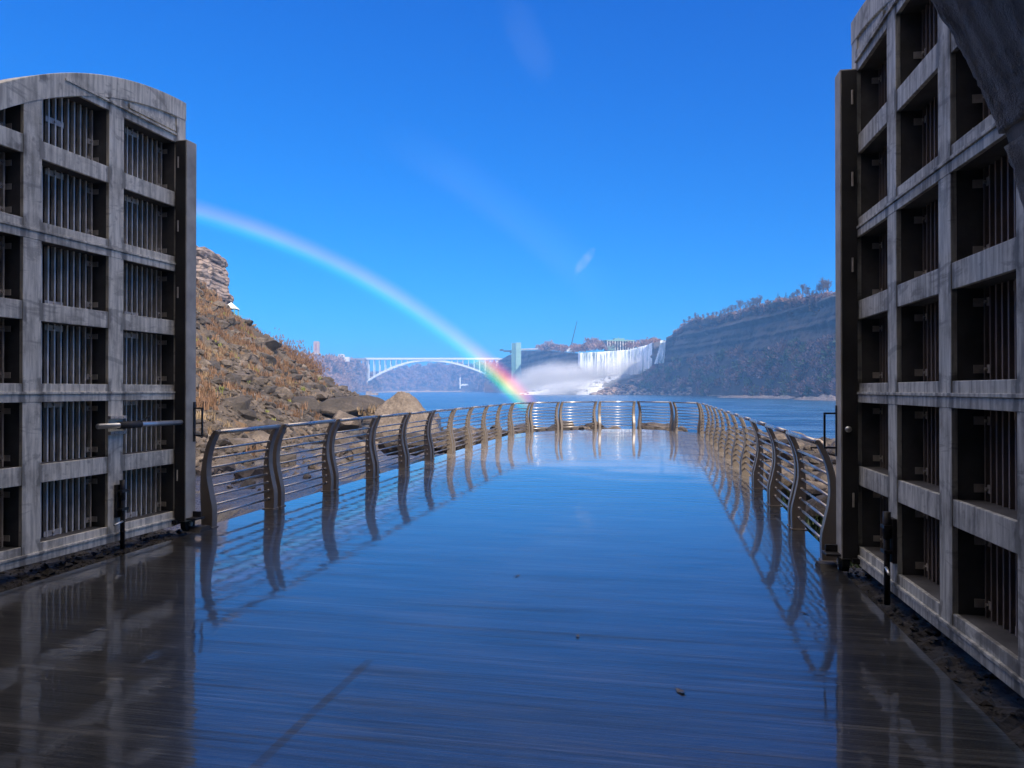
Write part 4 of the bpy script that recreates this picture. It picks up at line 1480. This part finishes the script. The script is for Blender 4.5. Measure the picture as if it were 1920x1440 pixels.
GT = 'trees along the island clifftop'
for i, (x, yt, yb, lab) in enumerate([
        (1292, 590, 604, 'leftmost small bare tree where the island clifftop starts to rise'),
        (1305, 582, 602, 'round crowned bare tree at the left end of the island clifftop'),
        (1338, 582, 597, 'low bushy bare tree on the left part of the clifftop'),
        (1352, 578, 596, 'bushy bare tree right of the low one on the clifftop'),
        (1366, 570, 594, 'dense crowned bare tree before the thin trunked ones'),
        (1380, 566, 588, 'thin bare tree left of the dark forked tree'),
        (1389, 556, 586, 'dark forked bare tree standing above its neighbours'),
        (1398, 562, 585, 'thin bare tree right of the dark forked tree'),
        (1413, 552, 582, 'tall straight bare tree left of the spreading one'),
        (1427, 547, 576, 'wide spreading bare tree left of the two green conifers'),
        (1488, 543, 564, 'small bare tree right of the two green conifers'),
        (1505, 525, 562, 'tall bare tree with two trunks in the middle of the right group'),
        (1515, 532, 561, 'bare tree leaning right beside the two trunked one'),
        (1544, 514, 556, 'tallest bare tree near the right gate'),
        (1552, 518, 555, 'slim bare tree touching the right gate post'),
        (1283, 596, 609, 'tiny bare tree at the very left foot of the clifftop rise'),
        (1318, 586, 599, 'low bare tree just right of the round crowned one'),
        (1328, 583, 597, 'second low bare tree right of the round crowned one'),
        (1345, 580, 596, 'small bare tree squeezed between the two bushy ones'),
        (1359, 574, 595, 'thin bare tree between the bushy and the dense crowned one'),
        (1373, 568, 591, 'faint bare tree right beside the dense crowned one'),
        (1405, 558, 583, 'faint bare tree left of the tall straight one'),
        (1420, 551, 580, 'slender bare tree between the tall straight and the spreading one'),
        (1439, 557, 573, 'short bare tree left of the left green conifer'),
        (1482, 550, 565, 'short bare tree touching the right green conifer'),
        (1497, 538, 563, 'thin bare tree just left of the two trunked one'),
        (1524, 541, 560, 'short bare tree left of the rusty brown conifer'),
        (1538, 526, 558, 'thin bare tree between the rusty conifer and the tallest tree')]):
    D = lerp_table(tabR, x)[0] + 44
    bare_tree(lab, x, yt, yb, D, 100 + i, GT)
for x, yt, yb, mt, lab, th_ in ((1459, 545, 569, M_conifer, 'left one of the two dark green conifers on the clifftop', 1), (1474, 545, 567, M_conifer, 'right one of the two dark green conifers on the clifftop', 1.1),
                                (1532, 528, 558, M_rust, 'rusty brown conifer among the bare trees', .8)):
    conifer(lab, x, yt, yb, lerp_table(tabR, x)[0] + 44, int(x), mt, GT, th_)

# park trees and buildings above the falls
sp = []
for i in range(260):
    x = rnd.uniform(1008, 1236)
    D = lerp_table(tabF, x)[0] + rnd.uniform(60, 200)
    yt = lerp_table(tabF, x)[3]
    y0_ = lerp_table([(1008, 655), (1040, 655), (1070, 657), (1110, 653), (1140, 652), (1190, 650), (1236, 643)], x)[0]
    sp.append(P(x, y0_ + rnd.uniform(-2, 3), D))
woods('park_trees', 'reddish brown leafless park trees above the waterfall', [M_twig2, M_pink, M_rust, M_twig], sp, 4.2, 80, 2.0, 3)
sp = [P(rnd.uniform(1100, 1130), rnd.uniform(644, 652), 1080) for i in range(14)] + [P(rnd.uniform(1024, 1036), rnd.uniform(650, 655), 1220) for i in range(8)]
woods('tall_park_trees', 'taller brown tree group standing out above the park', [M_twig2, M_pink], sp, 5.5, 90, 2.2, 4)

# crane
c = P(1068, 657, 1060)
th = thing('crane', 'thin dark crane boom with white base above the waterfall', 'crane', c)
m = MB(); m.box(-4, 4, -2, 2, -2, 1.2); m.box(-1.6, 2.2, -1.6, 1.6, 1.2, 3.4); m.build('crane_body', M_white, th)
m = MB()
a_, b_ = Vector((1.0, 0, 2.5)), Vector((10.8, 0, 42.0))
for s_ in (-.45, .45):
    m.tube(a_ + Vector((s_, 0, 0)), b_ + Vector((s_ * .4, 0, 0)), .22, n=4)
    m.tube(a_ + Vector((0, s_, 0)), b_ + Vector((0, s_ * .4, 0)), .22, n=4)
for i in range(26):
    p = a_.lerp(b_, i / 26); q = a_.lerp(b_, (i + 1) / 26); e = .45 * (1 - .6 * i / 26) * (1 if i % 2 else -1)
    m.tube(p + Vector((e, 0, 0)), q - Vector((e, 0, 0)), .12, n=3)
m.build('crane_boom', M_crane, th)

# visitor building on the skyline
c = P(1160, 652, 1010)
th = thing('park_pavilion', 'pale columned building with green roof behind the waterfall', 'building', c, radians(8))
m = MB(); m.box(-18, 18, -8, 8, -4, 8.4); m.build('wall', M_glass, th)
m = MB(); m.box(-19.5, 19.5, -9.5, 9.5, 8.4, 10.2); m.box(-7, 7, -5, 5, 10.2, 12.6); m.box(-.4, .4, -.4, .4, 12.6, 15.5)
m.build('roof', M_roofgreen, th)
for i in range(11):
    x = -18 + i * 3.6
    m = MB(); m.box(x - .55, x + .55, -9, -8.1, -4, 8.4); m.build('column', M_pale, th)
m = MB(); m.box(-18, -8, -9.8, -8.9, -4, 2.4); m.build('annex', M_roofgreen, th)

# observation tower with its walkway
D = 1262
c = P(968, 737, D)
th = thing('observation_tower', 'tall pale green observation tower standing in the gorge', 'tower', (c.x, c.y, -5.5))
H = (737 - 643) / F * D + 1
sc = D / F
m = MB(); m.box(-.5 * sc, 9 * sc, -6, 9, 0, H - 8); m.box(-.5 * sc, 9 * sc, -6, 9, H - 8, H); m.build('panel_shaft', M_towergreen, th)
m = MB(); m.box(-8 * sc, -.7 * sc, -4, 8, 0, H - .8); m.build('glass_shaft', M_towerdark, th)
for x in (-8.2, -4.6, -1.2):
    m = MB(); m.box(x * sc - .35, x * sc + .35, -5.4, -4.1, 0, H); m.build('fin', M_towergreen, th)
m = MB(); m.box(-24 * sc, -8.4 * sc, -3, 3, H - 15.5, H - 12.8); m.box(-31 * sc, -24.1 * sc, -5, 5, H - 13.8, H - 11.2); m.box(-12 * sc, -8.4 * sc, -3, 3, H - 18, H - 15.6)
m.build('viewing_deck', M_crane, th)
m = MB(); m.bar((9.3 * sc, 10, H - 11.6), (70 * sc, -40, H - 12.6), 6, 1.6); m.build('footbridge', M_pale, th)
m = MB(); m.bar((9.3 * sc, 7, H - 10.2), (70 * sc, -43, H - 11.2), .3, 1.2); m.build('footbridge_rail', M_white, th)

# ------------------------------------------------------------------ arch bridge
D = 1850; k1 = D / F
bx = lambda x: (x - 960) * k1
bz = lambda y: CH + (730 - y) * k1
th = thing('arch_bridge', 'white steel arch bridge spanning the gorge', 'bridge', (0, D, 0))
XL, ZL, XR, ZR, XC, ZCr = bx(687.5), bz(716), bx(912), bz(702), bx(803), bz(675.6)
def arc_z(x):
    if x < XC:
        t = (XC - x) / (XC - XL); return ZCr - (ZCr - ZL) * (t ** 1.95)
    t = (x - XC) / (XR - XC); return ZCr - (ZCr - ZR) * (t ** 1.95)
for yy in (-8, 8):
    m = MB(); n = 44
    xs = [XL + (XR - XL) * i / n for i in range(n + 1)]
    up_ = [(x, arc_z(x) + 2.4) for x in xs]; lo = [(x, arc_z(x) - 2.6) for x in xs]
    m.prism(up_ + lo[::-1], lambda a, b: (a, yy - 1, b), lambda a, b: (a, yy + 1, b))
    m.build('arch_rib', M_white, th)
m = MB(); m.box(bx(689), bx(934), -12, 12, bz(674.6), bz(672.4)); m.build('deck_girder', M_white, th)
m = MB()
for yy in (-12, 12): m.box(bx(686), bx(936), yy - .25, yy + .25, bz(672.3), bz(671.2))
m.build('parapet', M_pale, th)
for i in range(24):
    x = bx(691.5 + i * 10.4)
    z0 = arc_z(x) + 2.2 if XL < x < XR else bz(700)
    if bz(674.6) - z0 < 3: continue
    if x > XR: z0 = bz(700)
    for yy in (-8, 8):
        m = MB(); m.box(x - .75, x + .75, yy - .8, yy + .8, z0, bz(674.6)); m.build('spandrel_column', M_white, th)
# approach viaducts
for lab, xs, side in (('stone approach viaduct with dark arches left of the white arch bridge', [655, 661.5, 672.5, 682, 689], -1), ('pale concrete approach arches between the bridge and the green tower', [932, 940.5, 950, 958], 1)):
    tv = thing('approach_viaduct', lab, 'viaduct', (0, D + 2, 0))
    mt = M_stone if side < 0 else M_pale
    m = MB(); m.box(bx(xs[0] - (12 if side < 0 else 0)), bx(xs[-1]) + (0 if side < 0 else 8), -11, 11, bz(675), bz(672)); m.build('deck', mt, tv)
    for x in xs:
        m = MB(); w_ = 2.6 if side < 0 else 1.3
        m.box(bx(x) - w_, bx(x) + w_, -9, 9, bz(722 if (x == 689 or x == 682) else 700), bz(675)); m.build('pier', mt, tv)
    for p_, q_ in zip(xs, xs[1:]):
        a_, b_ = bx(p_), bx(q_); cx_ = (a_ + b_) / 2; r_ = (b_ - a_) / 2
        m = MB()
        pts = [(cx_ + r_ * cos(pi * i / 12), bz(680) - 1 + min(r_, 6) * .8 * sin(pi * i / 12)) for i in range(13)]
        pts = pts + [(a_, bz(675) - .05), (b_, bz(675) - .05)][::1]
        m.prism(pts, lambda a, b: (a, -8.5, b), lambda a, b: (a, 8.5, b))
        m.build('arch', mt, tv)

# ------------------------------------------------------------------ far wooded banks
tabL = [(520, 800, 742, 715, 676), (560, 900, 741, 712, 671), (600, 1050, 740, 708, 671), (640, 1300, 737.5, 706, 673), (670, 1600, 736, 706, 677), (692, 1835, 735.2, 712, 700), (712, 1900, 735, 722, 716)]
bankL, fL = wall_strip('left_bank', tabL, M_bank, 120, 40, (60, 90, 400), 6.0, 12)
sp = []
rnd = random.Random(17)
for i in range(900):
    q = fL(rnd.random() ** 1.3, rnd.uniform(.04, .84)); sp.append((q[0], q[1] - 2, q[2] - 1.5))
woods('bank_woods', 'pinkish brown leafless woods on the left bank below the bridge', [M_pink, M_pink, M_twig2, M_twig], sp, 6.0, 46, 3.4, 5)
tabH = [(680, 2150, 734.4, 722, 705), (712, 2250, 734.2, 712, 700), (735, 2350, 734, 710, 695), (760, 2400, 734, 708, 690), (780, 2450, 733.9, 705, 687.5), (806, 2450, 733.8, 703, 685), (841, 2400, 733.8, 703, 683.5), (880, 2300, 734, 703, 684),
        (920, 2150, 734.2, 703, 682), (960, 2000, 734.6, 703, 680), (1000, 1900, 735, 703, 676)]
bankH, fH = wall_strip('far_hills', tabH, M_bankfar, 160, 40, (90, 140, 700), 8.0, 22)
sp = []
for i in range(1100):
    q = fH(rnd.random(), rnd.uniform(.04, .86)); sp.append((q[0], q[1] - 3, q[2] - 2))
woods('far_woods', 'dark bluish woods on the hill seen under the bridge arch', [M_twig, M_twig2, M_pink, M_pink], sp, 7.5, 40, 4.5, 6)
sp = []
for i in range(170):
    x = rnd.uniform(914, 962); D_ = rnd.uniform(1660, 1780); y = rnd.uniform(686, 731)
    sp.append(P(x, y, D_ + (731 - y) * 2))
woods('autumn_woods', 'orange brown autumn trees under the right end of the bridge', [M_rust, M_twig2, M_pink], sp, 7.0, 50, 3.5, 7)
tabO = [(908, 1700, 736, 716, 708), (925, 1690, 736, 705, 690), (962, 1640, 736.3, 703, 682)]
wall_strip('right_bank', tabO, M_bank, 40, 24, (60, 90, 150), 5.0, 31)

# buildings on the left skyline
th = thing('bell_tower', 'square tan stone tower with a rose window strip on the left skyline', 'tower', P(593.5, 672, 1350))
q1 = 1350 / F
m = MB(); m.box(-5 * q1, 5 * q1, -4, 4, 8, 31 * q1); m.box(-4.2 * q1, 4.2 * q1, -3.4, 3.4, 31 * q1, 32 * q1); m.build('shaft', M_tan, th)
m = MB(); m.box(-1.6 * q1, 1.6 * q1, -4.4, -4.02, 15 * q1, 28 * q1); m.build('window_strip', M_brick, th)
m = MB(); m.box(-9 * q1, 7 * q1, -6, 6, -6, 9); m.box(-12 * q1, -9.05 * q1, -5, 5, -6, 7); m.build('base_hall', M_pale, th)
for lab, x0, x1, y0, y1, D_ in (('low white building left of the stone tower on the skyline', 560, 579, 664.5, 670, 1150), ('small white block right of the tower on the skyline', 635, 646, 665, 673, 1450),
                                ('long low pale wall between the tower and the bridge', 600, 655, 669.5, 674, 1400)):
    c = P((x0 + x1) / 2, y1, D_); q1 = D_ / F
    th = thing('white_building', lab, 'building', c)
    w_ = (x1 - x0) / 2 * q1; h_ = (y1 - y0) * q1
    m = MB(); m.box(-w_, w_, -5, 5, -4, h_); m.build('wall', M_pale, th)
    m = MB(); m.box(-w_ * .7 - .4, w_ * .6, -5.5, 5.5, h_, h_ + 1); m.build('roof', M_white, th)
    m = MB()
    for i in range(6): m.box(-w_ * .8 + i * w_ * .28, -w_ * .8 + i * w_ * .28 + w_ * .12, -5.2, -5.02, h_ * .3, h_ * .7)
    m.build('window', M_glass, th)
# landing with white pylon under the bridge
c = P(864, 724, 1780)
th = thing('landing_pylon', 'slim white pylon and low white hull at the foot of the wooded hill', 'pylon', c)
q1 = 1780 / F
m = MB(); m.box(-2.2 * q1, -.2 * q1, -1.5, 1.5, -6, 16 * q1); m.build('pylon', M_white, th)
m = MB(); m.prism([(-2 * q1, 0), (14 * q1, 2.5), (12 * q1, 5), (3 * q1, 5), (1 * q1, 3.4)], lambda a, b: (a, -2, b), lambda a, b: (a, 2, b)); m.build('hull', M_white, th)
c = P(698, 741, 840)
th = thing('concrete_dock', 'pale concrete dock block at the waterline below the left bank', 'dock', (c.x, c.y, -6))
m = MB(); m.box(-6.5, 5.5, -5, 8, 0, 3.6); m.box(-6.5, -2, -3, 6, 3.6, 5.4); m.build('dock_block', M_sand, th)
m = MB()
for q in (-5, 0, 4.6): m.box(q, q + .4, -5.3, -5.03, 1, 4.2)
m.build('fender', M_tan, th)

# ------------------------------------------------------------------ rainbow (light thrown back by the spray)
ANTI = -SV
e1 = ANTI.cross(Vector((0, 0, 1))).normalized()
e2 = e1.cross(ANTI).normalized()


def bow_mat(name, stops, strength, foot=None):
    k = Nd(name)
    k.n.remove(k.b)
    uv = k.new('ShaderNodeUVMap')
    sp_ = k.new('ShaderNodeSeparateXYZ'); k.l.new(uv.outputs[0], sp_.inputs[0])
    colr = k.ramp(sp_.outputs[0], stops)
    if foot:
        colr = k.mix(k.ramp(sp_.outputs[1], [(0.062, 1.0), (0.15, 0.0)]), colr, k.ramp(sp_.outputs[0], foot))
    along = k.ramp(sp_.outputs[1], strength)
    nz_ = k.noise(0.06, 3, 0.5)
    along = k.math('MULTIPLY', along, k.math('MULTIPLY_ADD', nz_, 0.8, 0.6))
    em = k.new('ShaderNodeEmission')
    k.l.new(colr, em.inputs['Color']); k.l.new(along, em.inputs['Strength'])
    tr = k.new('ShaderNodeBsdfTransparent')
    ad = k.new('ShaderNodeAddShader')
    k.l.new(tr.outputs[0], ad.inputs[0]); k.l.new(em.outputs[0], ad.inputs[1])
    k.l.new(ad.outputs[0], k.out.inputs['Surface'])
    return k.m


def bow(name, lab, r0, r1, dist, p0, p1, mat):
    nr_, na = 24, 160
    vs = []; fs = []; uvs = []
    for j in range(na + 1):
        ph = p0 + (p1 - p0) * j / na
        for i in range(nr_ + 1):
            r = radians(r0 + (r1 - r0) * i / nr_)
            d = ANTI * cos(r) + (e1 * cos(ph) + e2 * sin(ph)) * sin(r)
            vs.append(Vector((0, 0, CH)) + d * dist); uvs.append((i / nr_, j / na))
    for j in range(na):
        for i in range(nr_):
            a = j * (nr_ + 1) + i
            fs.append((a, a + 1, a + nr_ + 2, a + nr_ + 1))
    me = bpy.data.meshes.new(name)
    me.from_pydata([tuple(v) for v in vs], [], fs)
    ul = me.uv_layers.new(name='UVMap')
    for l in me.loops: ul.data[l.index].uv = uvs[l.vertex_index]
    o = link(name, me, mat, smooth=True)
    return tag(o, lab, 'rainbow')


# position angle range: solve for the pixels at both ends of the visible bow
def phase(x, y):
    d = pdir(x, y); return atan2(d.dot(e2), d.dot(e1))


pa, pb0 = phase(985, 782), phase(330, 392)
KB = 0.62
pb = pa + (pb0 - pa) / KB      # the arc goes on behind the left gate
mb1 = bow_mat('rainbow_light', [(0.0, (0, 0, 0)), (0.14, (.0, .02, .01)), (0.28, (.01, .12, .05)), (0.40, (.07, .17, .05)), (0.50, (.17, .16, .05)), (0.62, (.19, .10, .05)), (0.76, (.11, .045, .05)), (0.88, (.04, .016, .02)), (1.0, (0, 0, 0))],
              [(0.0, .0), (0.03 * KB, .9), (0.09 * KB, 1.7), (0.17 * KB, 1.2), (0.24 * KB, .9), (0.6 * KB, .85), (0.85, 0.7), (1.0, 0.0)],
              [(0.0, (0, 0, 0)), (0.14, (.0, .03, .06)), (0.28, (.0, .20, .06)), (0.40, (.14, .26, .0)), (0.50, (.36, .26, .0)), (0.62, (.42, .11, .0)), (0.76, (.26, .02, .02)), (0.88, (.08, .01, .02)), (1.0, (0, 0, 0))])
bow('rainbow', 'bright rainbow curving from the left gate down to the water', 40.1, 42.25, 175, pa, pb, mb1)
pa2, pb2 = phase(1120, 610), phase(700, 240)
mb2 = bow_mat('faint_bow_light', [(0.0, (0, 0, 0)), (0.3, (.018, .016, .017)), (0.55, (.013, .020, .020)), (0.8, (.008, .008, .018)), (1.0, (0, 0, 0))],
              [(0.0, 0.0), (0.25, 1.0), (0.7, 1.0), (1.0, 0.0)])
bow('faint_rainbow', 'very faint second rainbow high above the bright one', 49.6, 53.2, 190, pa2, pb2, mb2)

# ------------------------------------------------------------------ mist at the falls and haze over the gorge
def vol_mat(name, color, dens, nscale, thr, aniso=-.25):
    k = Nd(name)
    k.n.remove(k.b)
    v = k.new('ShaderNodeVolumePrincipled')
    v.inputs['Color'].default_value = (*color, 1)
    v.inputs['Anisotropy'].default_value = aniso
    g = k.tc.outputs['Object']
    ln = k.new('ShaderNodeVectorMath', operation='LENGTH'); k.l.new(g, ln.inputs[0])
    fall_ = k.math('SUBTRACT', 1.0, ln.outputs['Value'], clamp=True)
    nz_ = k.noise(nscale, 4, 0.6, dist=.5)
    f = k.math('SUBTRACT', k.math('ADD', fall_, k.math('MULTIPLY', nz_, .9)), thr, clamp=True)
    k.l.new(k.math('MULTIPLY', k.math('MULTIPLY', f, fall_), dens), v.inputs['Density'])
    k.l.new(v.outputs[0], k.out.inputs['Volume'])
    return k.m


M_mist = vol_mat('falls_mist_volume', (.98, .98, 1.0), .26, 3.0, .36)


def mist(lab, x, y, D, sx, sy, sz, tilt=0):
    bm = bmesh.new(); bmesh.ops.create_icosphere(bm, subdivisions=3, radius=1)
    me = bpy.data.meshes.new('mist'); bm.to_mesh(me); bm.free()
    o = link('mist', me, M_mist)
    o.location = P(x, y, D); o.scale = (sx, sy, sz); o.rotation_euler = (0, radians(tilt), 0)
    return tag(o, lab, 'mist', kind='stuff')


mist('white mist drifting in front of the broad waterfall', 1088, 712, 930, 76, 17, 27, -20)
mist('thin spray between the green tower and the waterfall', 1022, 716, 950, 66, 24, 30, -14)
mist('bluish spray in front of the right part of the waterfall', 1172, 694, 906, 36, 9, 19, -28)
mist('low white spray drifting over the rapids', 1060, 730, 896, 70, 14, 13, -8)

m = MB(); m.box(-1300, 900, -40, 3400, -10, 118)
hz = m.mesh('haze')
k = Nd('haze_air'); k.n.remove(k.b)
v = k.new('ShaderNodeVolumePrincipled')
v.inputs['Color'].default_value = (.22, .52, 1, 1)
v.inputs['Density'].default_value = 0.00038
v.inputs['Anisotropy'].default_value = 0.0
k.l.new(v.outputs[0], k.out.inputs['Volume'])
o = link('haze', hz, k.m)
tag(o, kind='stuff')
